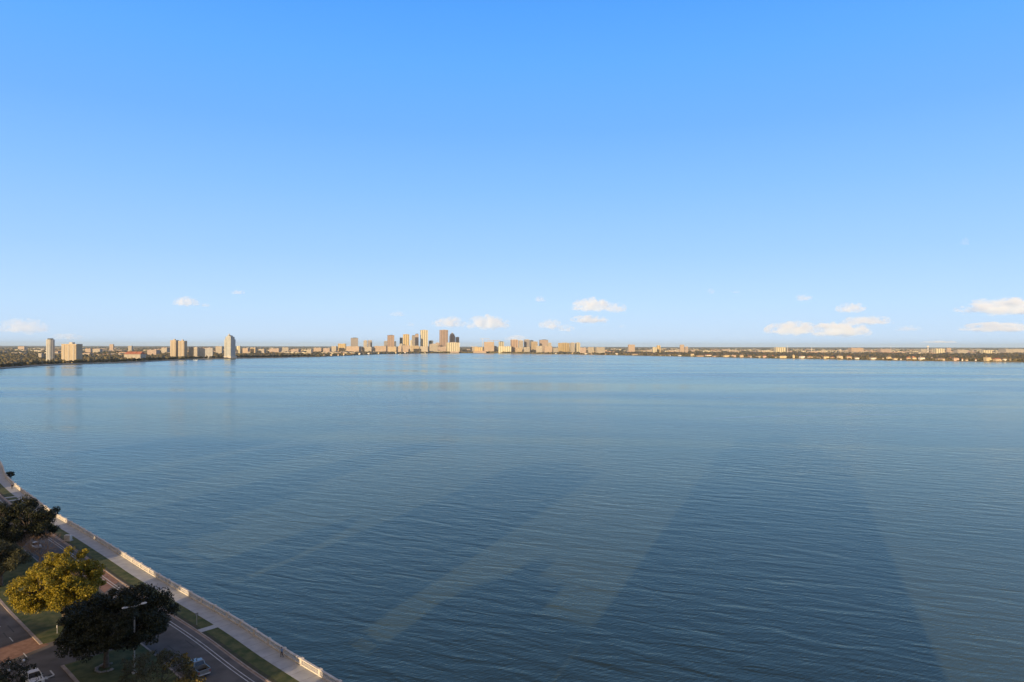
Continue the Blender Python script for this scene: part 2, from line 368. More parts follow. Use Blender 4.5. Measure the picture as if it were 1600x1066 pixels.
for a, b in ((S0, so0), (so1, S1)):
    strip('median_lawn', a, b, 15.9, 27.4, 1.92, M_['grass'], 1.7)
    strip('kerb', a, b, 15.6, 15.9, 1.94, M_['kerb'], 1.7)
    strip('kerb', a, b, 27.4, 27.9, 1.94, M_['kerb'], 1.7)
strip('road', so0, so1, 15.6, 27.9, 1.810, M_['asphalt'])
sd = s_of(P(18, 997)); 
for k in range(-9, 30):
    a = sd+k*9.4
    if so0+1 < a < so1-1 or a < S0 or a > S1: pass
    strip('lane_dash', a-1.3, a+1.3, 30.6, 30.75, 1.8165, M_['paint'])

M_['redroad'] = mat('reddish road surface', (.21, .115, .075), .9, (.29, .17, .115), 1.3, bump=.2, bscale=7)  # reddish quads laid over part of each roadway
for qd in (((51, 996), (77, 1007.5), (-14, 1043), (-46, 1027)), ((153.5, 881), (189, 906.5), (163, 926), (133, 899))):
    tag(raw('reddish_road_patch', [P(x, y, 1.8132) for x, y in qd], [(0, 1, 2, 3)], M_['redroad']), kind='structure')

# turn arrow painted on the road
def paint_poly(name, pts, c, ang, z=1.812):
    co, si = math.cos(ang), math.sin(ang)
    o = raw(name, [(c.x+x*co-y*si, c.y+x*si+y*co, z) for x, y in pts], [tuple(range(len(pts)))], M_['paint']); o['kind'] = 'structure'
q = P(83, 1053); h = head(s_of(q))
paint_poly('arrow_marking', [(1.7, -.12), (1.7, .12), (-.4, .12), (-.6, .6), (-.4, 1.0), (-.1, 1.0), (-.9, 1.75), (-1.5, 1.0), (-1.0, 1.0), (-.9, .1), (-.4, -.12)], q, h)

# balustrade
sB0, sB1 = S0+2, s_of((-372, 480))
bal = empty('balustrade', (*at(sp_(300, 925), .2), 1.93), 'long pale stone balustrade curving along the top of the seawall', 'balustrade')
bal_inv = Matrix.Translation(-bal.location)
def child(o, root):
    o.parent = root; o.data.transform(Matrix.Translation(-root.location)); return o
child(strip('base', sB0, sB1, .02, .36, 2.13, M_['stone'], 1.75, kind=None), bal)
child(strip('top_rail', sB0, sB1, .0, .38, 2.99, M_['stone'], 2.83, kind=None), bal)
ns = int((sB1-sB0)/5.6); prof = [(.07, 0), (.07, .08), (.05, .12), (.09, .3), (.05, .52), (.05, .6), (.07, .64), (.07, .70)]
bal_pts = []; bay = (sB1-sB0)/ns
for i in range(ns+1):
    s = sB0+i*bay; c = at(s, .19)
    ped = MB().box((0, 0, .53), (.52, .46, 1.06)).box((0, 0, 1.12), (.62, .56, .12)).box((0, 0, 1.20), (.44, .40, .04))
    o = ped.go('pedestal', M_['stone'], bal); o.location = Vector((c.x, c.y, 1.93))-bal.location; o.rotation_euler = (0, 0, head(s))
    if i < ns:
        for k in range(13):
            q = s+.5+(bay-1.0)*(k+.5)/13; bal_pts.append(at(q, .19))
bmesh1 = None
vis = sorted([p for p in bal_pts if p.y > 100 and abs(p.x) < .76*p.y], key=lambda p: p.length)
first = set((round(p.x, 3), round(p.y, 3)) for p in vis[:100]); rest = MB()
for p in bal_pts:
    if (round(p.x, 3), round(p.y, 3)) in first:
        if bmesh1 is None:
            o = MB().lathe((0, 0, 0), prof, 8).go('baluster', M_['stone'], bal, True); bmesh1 = o
        else:
            o = bmesh1.copy(); COL.objects.link(o)
        o.location = Vector((p.x, p.y, 2.13))-bal.location
    else: rest.lathe(Vector((p.x, p.y, 2.13))-bal.location, prof, 6)
tag(rest.go('balusters', M_['stone'], bal, True), kind='stuff')
# seawall face under it, and its far continuation
strip('seawall', S0, S1, -.05, .3, 1.74, M_['seawall'], -.6)
far_wall = MB(); pts = [Vector((p.x, p.y)) for p in CO if s_of(p) > S1]+FAR[:7]
fw = empty('seawall_parapet', (pts[0].x, pts[0].y, 1.8), 'pale concrete parapet running along the far left shore', 'parapet')
V = []; Fc = []
for i, p in enumerate(pts):
    a = pts[max(i-1, 0)]; b = pts[min(i+1, len(pts)-1)]; d = (b-a).normalized(); nn = Vector((-d.y, d.x))
    for off, z in ((.1, 1.6), (.1, 3.0), (.6, 3.0), (.6, 1.6)):
        q = p+nn*off; V.append((q.x-pts[0].x, q.y-pts[0].y, z-1.8))
for i in range(len(pts)-1):
    for k in range(3): Fc.append((4*i+k, 4*i+k+1, 4*i+4+k+1, 4*i+4+k))
raw('wall', V, Fc, M_['stone'], fw)
strip('esplanade', S1, s_of((-1152, 1537)), .6, 14, 1.82, M_['walk'])
V = []; 
for i, p in enumerate(FAR[:6]):
    a = FAR[max(i-1, 0)]; b = FAR[i+1]; d = (b-a).normalized(); nn = Vector((-d.y, d.x))
    V += [(*(p+nn*.7), 1.82), (*(p+nn*20), 1.82)]
o = raw('esplanade', V, [(2*i, 2*i+2, 2*i+3, 2*i+1) for i in range(5)], M_['walk']); o['kind'] = 'structure'

# ------------------------------------------------------------------ foliage
LG = np.random.default_rng(11)
def leaves(cent, rad, cnt, size, flat=.75):
    """quads scattered in clumps: cent (n,3) rad (n,) cnt leaves per clump"""
    n = len(cent); c = np.repeat(cent, cnt, 0); r = np.repeat(rad, cnt)
    d = LG.normal(size=(len(c), 3)); d /= np.linalg.norm(d, axis=1)[:, None]
    rr = r*LG.random(len(c))**.45; p = c+d*rr[:, None]*np.array([1, 1, flat])
    nrm = d*.6+LG.normal(size=d.shape)*.6+np.array([0, 0, .35]); nrm /= np.linalg.norm(nrm, axis=1)[:, None]
    t = np.cross(nrm, LG.normal(size=d.shape)); t /= np.linalg.norm(t, axis=1)[:, None]; b = np.cross(nrm, t)
    s = (size*(.6+.8*LG.random(len(c))))[:, None]; t = t*s; b = b*s*.6
    V = np.stack([p-t, p-b*.9, p+t, p+b], 1).reshape(-1, 3)
    return V, np.arange(len(V)).reshape(-1, 4)
def tube_np(mb, a, b, r0, r1, n=5): mb.tube([a, (Vector(a)+Vector(b))/2+Vector((LG.normal()*.12, LG.normal()*.12, LG.normal()*.12))*(Vector(b)-Vector(a)).length*.5, b], [r0, (r0+r1)/2, r1], n, False)
def oak(pos, H, Rc, label, leafm, seed, clumps=170, cnt=230, size=.17, name='oak_tree', lean=(0, 0), zlo=.22, crown_dx=(0, 0), group=None, rc=1.15, barkm=None):
    global LG
    LG = np.random.default_rng(seed)
    root = empty(name, pos, label, 'tree', group=group)
    ang = LG.random(9)*6.28; el = LG.random(9)*1.2; amp = LG.random(9)*.45-.08
    dirs = np.stack([np.cos(ang)*np.cos(el), np.sin(ang)*np.cos(el), np.sin(el)], 1)
    C = []; 
    while len(C) < clumps:
        d = LG.normal(size=3); d /= np.linalg.norm(d)
        if d[2] < -.45: continue
        k = 1+sum(a*max(0, float(d@q))**6 for a, q in zip(amp, dirs))+.10*LG.normal()
        f = (.45+.55*LG.random()**.6)*k*.86
        zc = H*(zlo+(1-zlo)*.42); rz = (H-zc)*.98
        C.append((d[0]*Rc*f+crown_dx[0], d[1]*Rc*f+crown_dx[1], zc+d[2]*rz*f*(1 if d[2] > 0 else .75)))
    C = np.array(C); rad = rc*(.65+.7*LG.random(len(C)))
    mb = MB(); fork = Vector((lean[0], lean[1], H*.24)); r0 = H*.035
    mb.tube([(0, 0, -.1), (lean[0]*.2, lean[1]*.2, H*.05), (lean[0]*.5, lean[1]*.5, H*.13), fork], [r0*1.5, r0*1.1, r0, r0*.85], 10)
    prim = []
    for k in range(7):
        t = 6.28*k/7+LG.random()*.6; e = Vector((math.cos(t)*Rc*.5+crown_dx[0]*.7, math.sin(t)*Rc*.5+crown_dx[1]*.7, H*(.45+.2*LG.random())))
        tube_np(mb, fork, e, r0*.5, r0*.22, 6); prim.append(e)
    for c in C[:int(len(C)*.6)]:
        c = Vector(c); p = min(prim, key=lambda q: (q-c).length); tube_np(mb, p, c, r0*.16, r0*.05, 4)
    mb.go('trunk', barkm or M_['bark'], root, True)
    V, Q = leaves(C, rad, cnt, size); rawnp('crown', V, Q, leafm, root)
    return root
def twiggy(pos, H, Rc, label, m, seed, n=9, name='bare_tree', leafm=None, nl=0, tips=None, thin=1.0):
    global LG
    LG = np.random.default_rng(seed); root = empty(name, pos, label, 'tree'); mb = MB(); r0 = H*.022*thin; ends = []
    def grow(p, d, L, r, k):
        q = p+d*L; mb.tube([p, p+d*L*.5+Vector(LG.normal(size=3))*L*.05, q], [r, r*.8, r*.6], 4, False)
        if k == 0: ends.append(q); return
        for i in range(3 if k > 1 else 4):
            e = (d+Vector(LG.normal(size=3))*.55+Vector((0, 0, .08))).normalized(); grow(q, e, L*(.68+.2*LG.random()), r*.6, k-1)
    mb.tube([(0, 0, -.1), (0, 0, H*.12), (.1, .1, H*.25)], [r0*1.5, r0*1.1, r0], 8)
    for k in range(n):
        t = 6.28*k/n+LG.random(); a = .5+.5*LG.random()
        grow(Vector((.1, .1, H*.25)), Vector((math.cos(t)*a*Rc/H*1.6, math.sin(t)*a*Rc/H*1.6, 1)).normalized(), H*.24, r0*.5, 4)
    mb.go('trunk', m, root)
    if leafm:
        E = np.array([tuple(e) for e in ends]); sel = LG.choice(len(E), min(nl, len(E)), replace=False)
        V, Q = leaves(E[sel], np.full(len(sel), .45), 16, .13); rawnp('crown', V, Q, leafm, root)
    return root, ends

def base(x, y): q = P(x, y, 1.92); q.z = 1.92; return q
oak(base(101, 976), 13.6, 7.1, 'golden green oak tree in full sun on the median, biggest crown', M_['oaksun'], 21, 300, 230, .17, crown_dx=(-.9, 0), zlo=.06, rc=1.05)
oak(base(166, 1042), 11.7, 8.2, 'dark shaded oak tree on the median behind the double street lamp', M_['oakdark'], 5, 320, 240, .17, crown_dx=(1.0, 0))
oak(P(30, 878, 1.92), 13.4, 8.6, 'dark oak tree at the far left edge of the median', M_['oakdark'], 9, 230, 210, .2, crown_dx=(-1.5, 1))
oak(P(2, 915, 1.92), 9.5, 5.0, 'grey green shaded tree at the left edge behind the sunlit golden oak', M_['sparse'], 14, 90, 190, .17, name='shade_tree')
twiggy(P(62, 885, 1.92), 8.6, 7.5, 'leafless brown tree catching the sun behind the sunlit golden oak', M_['twig'], 33, 10)
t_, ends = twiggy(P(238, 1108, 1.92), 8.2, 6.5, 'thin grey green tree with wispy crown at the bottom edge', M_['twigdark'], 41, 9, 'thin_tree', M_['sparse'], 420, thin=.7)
E_ = np.array([tuple(e) for e in ends]); E_ = E_[np.argsort(E_[:, 0])][-260:]
V, Q = leaves(E_[::6], np.full(len(E_[::6]), .5), 22, .14); rawnp('sunlit_leaves', V, Q, M_['gold'], t_)  # clumps on one side, with sunlight in their colour
oak(P(290, 1128, 1.92), 5.6, 3.0, 'small tree with sunlit gold leaves at the bottom edge beside the road', M_['gold'], 52, 34, 110, .15, name='small_tree')
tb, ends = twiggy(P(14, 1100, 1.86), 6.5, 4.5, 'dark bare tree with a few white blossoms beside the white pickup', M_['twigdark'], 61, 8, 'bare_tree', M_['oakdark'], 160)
E2 = [e for e in ends if e.z > 4][::60][:6]
for e in E2: MB().lathe(e, [(.02, -.2), (.17, -.1), (.2, 0), (.15, .12), (.02, .2)], 8).go('blossom', M_['white'], tb, True)
oak(Vector((*at(sp_(11, 742)-9, -.9), 0.2)), 4.6, 1.1, 'dark bushy shrub growing against the outside of the seawall', M_['oakdark'], 71, 14, 110, .16, name='seawall_shrub', zlo=.4, rc=.6)
bpy.data.objects['seawall_shrub']['category'] = 'shrub'
# ring of stones round the dark oak
c = base(166, 1044)
stone0 = None
for k in range(15):
    t = 1.6+5.2*k/18+random.random()*.2; r = 1.35+random.random()*.25
    if stone0 is None or k % 5 == 0:
        bm = bmesh.new(); bmesh.ops.create_icosphere(bm, subdivisions=2, radius=.24)
        for v in bm.verts: v.co *= 1+random.uniform(-.22, .22); v.co.z *= .65
        me = bpy.data.meshes.new('edging_stone'); bm.to_mesh(me); bm.free(); me.materials.append(M_['rock'])
        o = bpy.data.objects.new('edging_stone', me); stone0 = o
    else: o = stone0.copy()
    COL.objects.link(o); o.location = (c.x+math.cos(t)*r, c.y+math.sin(t)*r, 1.98); o.rotation_euler = (0, 0, random.random()*6)
    o.scale = (random.uniform(.8, 1.4),)*3
    tag(o, 'pale stone in the ring round the dark oak trunk', 'stone', 'stones edging the tree bed')

# ------------------------------------------------------------------ street furniture
q = base(209.5, 1052); hd = head(s_of(q)); 
lp = empty('street_lamp', q, 'tall pale concrete street lamp with two arms standing in front of the dark oak', 'street lamp', hd)
LH = 10.9
MB().tube([(0, 0, 0), (0, 0, LH)], [.17, .10], 10).go('pole', M_['conc'], lp, True)
MB().box((0, 0, .1), (.6, .6, .2)).go('base', M_['conc'], lp)
for s in (-1, 1):
    MB().tube([(0, 0, LH-.25), (0, s*.6, LH-.05), (0, s*1.05, LH)], [.06, .05, .045], 6).go('arm', M_['conc'], lp, True)
    hd_ = MB().prism([(s*.95, LH-.05), (s*1.75, LH-.02), (s*1.85, LH+.05), (s*1.6, LH+.15), (s*1.05, LH+.12)], -.17, .17).go('lamp_head', M_['white'], lp)
    MB().box((0, s*1.4, LH-.07), (.22, .5, .06)).go('lens', M_['lamp'], hd_)
def sign(px, py, H, wd, ht, label, m, face, zb=1.92, name='road_sign'):
    q = P(px, py, zb); r = empty(name, q, label, 'sign', face)
    MB().tube([(0, .03, 0), (0, .03, H)], .045, 6).go('post', M_['metal'], r)
    MB().box((0, -.02, H-ht/2), (wd, .03, ht)).go('sign_panel', m, r, bevel=.008); return r
sign(307.5, 976.5, 2.3, .5, .45, 'small dark sign on a grey post on the grass verge by the crossing path', M_['signgrey'], R(40))
sign(98, 1022, 1.5, .75, .75, 'white square sign at the nose of the median by the opening', M_['white'], R(-50))
sign(89, 990, 1.5, .3, .45, 'tiny white plate on a post at the left side of the dark oak', M_['white'], R(-40), name='marker_post')
q = P(106.5, 845, 1.92); cb = empty('utility_cabinet', q, 'light grey utility cabinet standing on the grass verge', 'cabinet', R(-8))
MB().box((0, 0, .09), (2.1, 1.2, .18)).go('plinth', M_['conc'], cb); MB().box((0, 0, .88), (1.75, .9, 1.4)).go('body', M_['stone'], cb, bevel=.03)
for s in (-1, 1): d_ = MB().box((s*.42, -.465, .88), (.78, .03, 1.2)).go('door', M_['conc'], cb); MB().box((s*.08, -.495, .9), (.04, .03, .2)).go('handle', M_['metal'], d_)

# ------------------------------------------------------------------ vehicles (nose towards +y)
def wheels(root, xs, ys, r=.38, wd=.26):
    for x in xs:
        for y in ys:
            wroot = MB(); t = [(x-wd/2*(1 if x > 0 else -1)*0-wd/2, y, r), (x+wd/2, y, r)]
            o = MB().tube(t, r, 18).go('wheel', M_['tyre'], root, False)
            sx = x+(wd/2+.005)*(1 if x > 0 else -1); MB().tube([(x, y, r), (sx, y, r)], r*.62, 12).go('rim', M_['rim'], o)
def pickup(pos, ang, label, m, load=True):
    r = empty('pickup_truck', pos, label, 'pickup truck', ang)
    # lower body: cab + hood, then hollow bed of four walls
    MB().prism([(2.75, .50), (2.80, .85), (2.62, 1.12), (1.35, 1.20), (-.75, 1.22), (-.75, .42), (2.55, .42)], -.97, .97, .96).go('body', m, r, bevel=.05)
    b = MB(); b.box((-1.78, 0, .62), (.01, .01, .01)) if False else None
    b.box((-.95, -1.74, .84), (.09, 2.0, .74)); b.box((.95, -1.74, .84), (.09, 2.0, .74)); b.box((0, -.80, .86), (1.81, .08, .78)); b.box((0, -1.74, .55), (1.81, 1.9, .1))
    b.go('bed', m, r); MB().box((0, -2.76, .86), (1.90, .07, .66)).go('tailgate', m, r, bevel=.02)
    MB().box((0, -1.74, .612), (1.79, 1.88, .02)).go('bed_liner', M_['black'], r)
    MB().prism([(1.32, 1.18), (.62, 1.78), (-.45, 1.82), (-.74, 1.20)], -.88, .88, .82).go('cab_glass', M_['glass'], r)
    MB().prism([(.66, 1.76), (.55, 1.86), (-.40, 1.88), (-.52, 1.78)], -.76, .76, .97).go('roof', m, r, bevel=.03)
    for s in (-1, 1):
        MB().tube([(s*.90, 1.30, 1.20), (s*.735, .62, 1.80)], .045, 5).go('pillar', m, r); MB().tube([(s*.89, -.72, 1.2), (s*.73, -.46, 1.82)], .07, 5).go('pillar', m, r)
        MB().tube([(s*.885, .25, 1.2), (s*.735, .2, 1.80)], .04, 5).go('pillar', m, r)
        MB().box((s*.72, 2.74, .86), (.36, .1, .2)).go('headlight', M_['lamp'], r); MB().box((s*.86, -2.80, .86), (.14, .04, .34)).go('tail_light', M_['tail'], r)
        MB().box((s*1.06, .95, 1.25), (.16, .1, .16)).go('mirror', M_['black'], r)
    MB().box((0, 2.80, .86), (1.0, .05, .26)).go('grille', M_['black'], r); MB().box((0, 2.84, .52), (1.86, .16, .2)).go('bumper', M_['metal'], r, bevel=.03)
    MB().box((0, -2.84, .50), (1.8, .14, .18)).go('bumper', M_['metal'], r, bevel=.03); wheels(r, (-.84, .84), (1.75, -1.85)); return r
def sedan(pos, ang, label, m):
    r = empty('car', pos, label, 'car', ang)
    MB().prism([(2.25, .35), (2.3, .62), (2.1, .78), (.95, .92), (-1.55, .95), (-2.2, .90), (-2.3, .55), (-2.2, .33)], -.9, .9, .93).go('body', m, r, bevel=.05)
    MB().prism([(1.05, .90), (.25, 1.38), (-.95, 1.40), (-1.75, .93)], -.80, .80, .80).go('cabin_glass', M_['glass'], r)
    MB().prism([(.28, 1.36), (.15, 1.44), (-.85, 1.45), (-1.0, 1.37)], -.66, .66, .96).go('roof', m, r, bevel=.025)
    for s in (-1, 1):
        MB().box((s*.66, 2.24, .64), (.34, .1, .13)).go('headlight', M_['lamp'], r); MB().box((s*.66, -2.26, .72), (.34, .06, .14)).go('tail_light', M_['tail'], r)
    wheels(r, (-.8, .8), (1.4, -1.4), .32, .22); return r
def road_pose(s, off, north=True):
    p = at(s, off); h = head(s); return Vector((p.x, p.y, 1.81)), h-math.pi/2+(0 if north else math.pi)
s_ = s_of(P(56, 1066)); p_, a_ = road_pose(s_, 32.4, False); pickup(p_, a_, 'white pickup truck driving on the left roadway at the bottom edge', M_['white'])
s_ = s_of(P(308, 1052)); p_, a_ = road_pose(s_, 12.9, True); pickup(p_, a_, 'silver grey pickup truck on the road beside the small tree with sunlit gold leaves', M_['silver'])
s_ = s_of(P(68, 852)); p_, a_ = road_pose(s_, 13.2, False); sedan(p_, a_, 'white car on the road behind the leafless brown tree', M_['white'])
s_ = s_of(P(6, 812)); p_, a_ = road_pose(s_, 13.2, False); sedan(p_, a_, 'red car half hidden behind the far left oak', M_['red'])

# ------------------------------------------------------------------ people
def person(pos, ang, label, top, legs, skin=(.35, .2, .14), hair=(.03, .02, .015)):
    """one skinned body; clothes are slightly larger shells with their own materials"""
    root = empty('person', pos, label, 'person', ang)
    ms = mat('skin', skin, .6, tuple(c*.9 for c in skin), 9); mt = mat('shirt', top, .9, tuple(c*.8 for c in top), 8)
    ml = mat('trousers', legs, .9, tuple(c*.8 for c in legs), 8); mh = mat('hair', hair, .8, tuple(c*1.5 for c in hair), 20)
    J = dict(pel=(0, 0, .93, .13), wa=(0, .01, 1.08, .12), ch=(0, .02, 1.30, .14), ne=(0, .03, 1.47, .055), hd=(0, .05, 1.56, .075), ht=(0, .05, 1.68, .095), hc=(0, .05, 1.755, .05),
             sl=(-.17, .02, 1.40, .06), el=(-.23, -.10, 1.14, .042), wl=(-.21, .03, .93, .028), pl=(-.21, .07, .86, .03),
             sr=(.17, .02, 1.40, .06), er=(.23, .06, 1.14, .042), wr=(.21, .24, .98, .028), pr=(.21, .29, .92, .03),
             hl=(-.09, 0, .88, .095), kl=(-.10, .20, .50, .062), al=(-.10, .12, .11, .04), fl=(-.10, .16, .05, .035), tl=(-.10, .33, .04, .03),
             hr=(.09, 0, .88, .095), kr=(.10, .02, .49, .062), ar=(.10, -.25, .14, .04), fr=(.10, -.24, .06, .035), tr=(.10, -.07, .03, .03))
    Eg = [('pel', 'wa'), ('wa', 'ch'), ('ch', 'ne'), ('ne', 'hd'), ('hd', 'ht'), ('ht', 'hc'), ('ch', 'sl'), ('sl', 'el'), ('el', 'wl'), ('wl', 'pl'), ('ch', 'sr'), ('sr', 'er'), ('er', 'wr'), ('wr', 'pr'),
          ('pel', 'hl'), ('hl', 'kl'), ('kl', 'al'), ('al', 'fl'), ('fl', 'tl'), ('pel', 'hr'), ('hr', 'kr'), ('kr', 'ar'), ('ar', 'fr'), ('fr', 'tr')]
    V = [Vector(v[:3]) for v in J.values()]; Rr = [v[3] for v in J.values()]; idx = {k: i for i, k in enumerate(J)}
    E = [(idx[a], idx[b]) for a, b in Eg]
    for s, w_ in ((-1, 'pl'), (1, 'pr')):        # fingers and thumb
        c = V[idx[w_]]
        for k, L in enumerate((.070, .080, .075, .058)):
            b0 = c+Vector((s*.005, .03-.02*k, -.012)); V += [b0, b0+Vector((-s*.008, .004, -L*.55)), b0+Vector((-s*.03, .008, -L))]; Rr += [.010, .009, .008]
            i = len(V)-3; E += [(idx[w_], i), (i, i+1), (i+1, i+2)]
        b0 = c+Vector((-s*.01, .045, .01)); V += [b0, b0+Vector((-s*.01, .03, -.04))]; Rr += [.012, .010]; i = len(V)-2; E += [(idx[w_], i), (i, i+1)]
    me = bpy.data.meshes.new('body'); me.from_pydata(V, E, []); o = bpy.data.objects.new('body', me); COL.objects.link(o); o.parent = root
    sk = o.modifiers.new('skin', 'SKIN'); sk.use_smooth_shade = True
    for i, d in enumerate(me.skin_vertices[0].data): d.radius = (Rr[i], Rr[i]); d.use_root = (i == 0)
    ss = o.modifiers.new('sub', 'SUBSURF'); ss.levels = 2; ss.render_levels = 2
    dg = bpy.context.evaluated_depsgraph_get(); m2 = bpy.data.meshes.new_from_object(o.evaluated_get(dg)); o.modifiers.clear(); o.data = m2
    m2.materials.clear(); m2.materials.append(ms)
    def shell(name, cond, mm, g):
        bm = bmesh.new(); bm.from_mesh(m2); bm.normal_update()
        for v in bm.verts: v.co += v.normal*g
        bmesh.ops.delete(bm, geom=[f for f in bm.faces if not cond(f.calc_center_median())], context='FACES')
        mo = bpy.data.meshes.new(name); bm.to_mesh(mo); bm.free(); mo.materials.clear(); mo.materials.append(mm)
        oo = bpy.data.objects.new(name, mo); COL.objects.link(oo); oo.parent = root
    shell('shirt', lambda c: (.92 < c.z < 1.47 and abs(c.x) < .19) or (1.16 < c.z < 1.47), mt, .016)
    shell('trousers', lambda c: .13 < c.z < .97 and abs(c.x) < .185, ml, .013)
    shell('shoe', lambda c: c.z < .13 and c.x < 0, mh, .012); shell('shoe', lambda c: c.z < .19 and c.x > 0 and c.y < .05, mh, .012)
    shell('hair', lambda c: c.z > 1.62 and (c.y < .09 or c.z > 1.73) and abs(c.x) < .15, mh, .014)
    for s in (-1, 1):
        MB().lathe((s*.032, .135, 1.675), [(.002, -.009), (.009, 0), (.002, .009)], 6).go('eye', mh, root); MB().box((s*.094, .05, 1.665), (.02, .035, .06)).go('ear', ms, root, bevel=.006)
    MB().box((0, .15, 1.65), (.024, .035, .045), 0, .4).go('nose', ms, root); MB().box((0, .14, 1.615), (.05, .012, .01)).go('mouth', mt, root)
    return root
q = P(440.5, 1027, 1.93); person(q, head(s_of(q))-math.pi/2, 'person in blue grey clothes walking beside the balustrade near the bottom edge', (.16, .24, .38), (.05, .065, .11))
q = P(18.8, 764, 1.93); person(q, head(s_of(q))-math.pi/2, 'person in black walking on the far bend of the waterfront sidewalk', (.012, .012, .014), (.01, .01, .012))
# ------------------------------------------------------------------ far shore
FPX = [p[0] for p in far_px]; FD = [p.y for p in FAR]
def shoreD(px):
    if px < 50: return float(np.interp(px, [-200, 0, 50], [1450, 1560, FAR[0].y]))
    if px > 1600: return float(np.interp(px, [1600, 1700, 1900], [2425, 2420, 2550]))
    return float(np.interp(px, FPX, FD))
FC = {
 'cream': facade('cream condo facade', (.50, .46, .39), (.10, .11, .12), 4.6, 3.2, .62, .55),
 'tan': facade('tan condo facade', (.52, .43, .29), (.12, .10, .09), 4.6, 3.2, .55, .55),
 'white': facade('white condo facade', (.52, .52, .50), (.12, .15, .17), 5.0, 3.2, .45, .5),
 'yellow': facade('yellow stone facade', (.58, .47, .26), (.24, .19, .12), 14.0, 4.0, .45, .9),
 'ivory': facade('ivory tower facade', (.60, .56, .42), (.26, .26, .20), 16.0, 4.0, .4, .9),
 'brown': facade('brown granite facade', (.44, .33, .26), (.17, .14, .13), 12.0, 4.0, .45, .9),
 'rose': facade('rose brown facade', (.43, .36, .32), (.13, .10, .10), 4.5, 4.0, .5, .5),
 'grey': facade('grey concrete facade', (.36, .34, .33), (.09, .10, .12), 5.0, 4.0, .55, .55),
 'blue': facade('blue glass facade', (.20, .23, .28), (.07, .09, .13), 3.0, 4.0, .7, .7),
 'pale': facade('pale glazed facade', (.47, .50, .50), (.15, .18, .22), 6.5, 3.4, .5, .6),
 'orange': facade('orange brick facade', (.46, .38, .31), (.14, .10, .08), 5.0, 3.6, .4, .45),
}
ROOF = mat('roof membrane', (.42, .38, .34), .9, (.50, .46, .42), .05)
DARKROOF = mat('dark roof plant', (.06, .06, .065), .8, (.09, .09, .095), .1)
REDROOF = mat('terracotta tile roof', (.36, .13, .08), .85, (.44, .18, .11), .2)
BROWNROOF = mat('brown shingle roof', (.20, .14, .11), .9, (.27, .20, .15), .2)
SLAB = mat('balcony slab', (.42, .40, .36), .8, (.50, .47, .42), .3)
def place(px0, px1, D, rot, k):
    pc = PD((px0+px1)/2, 545, D); beta = math.atan2(pc.x, D)
    a = R(rot)+beta     # angle between front normal and direction to the camera
    s = (px1-px0)*D/math.cos(beta)**0/F*math.cos(beta)
    wv = s/(abs(math.cos(a))+k*abs(math.sin(a))); return Vector((pc.x, D, 1.8)), wv, wv*k
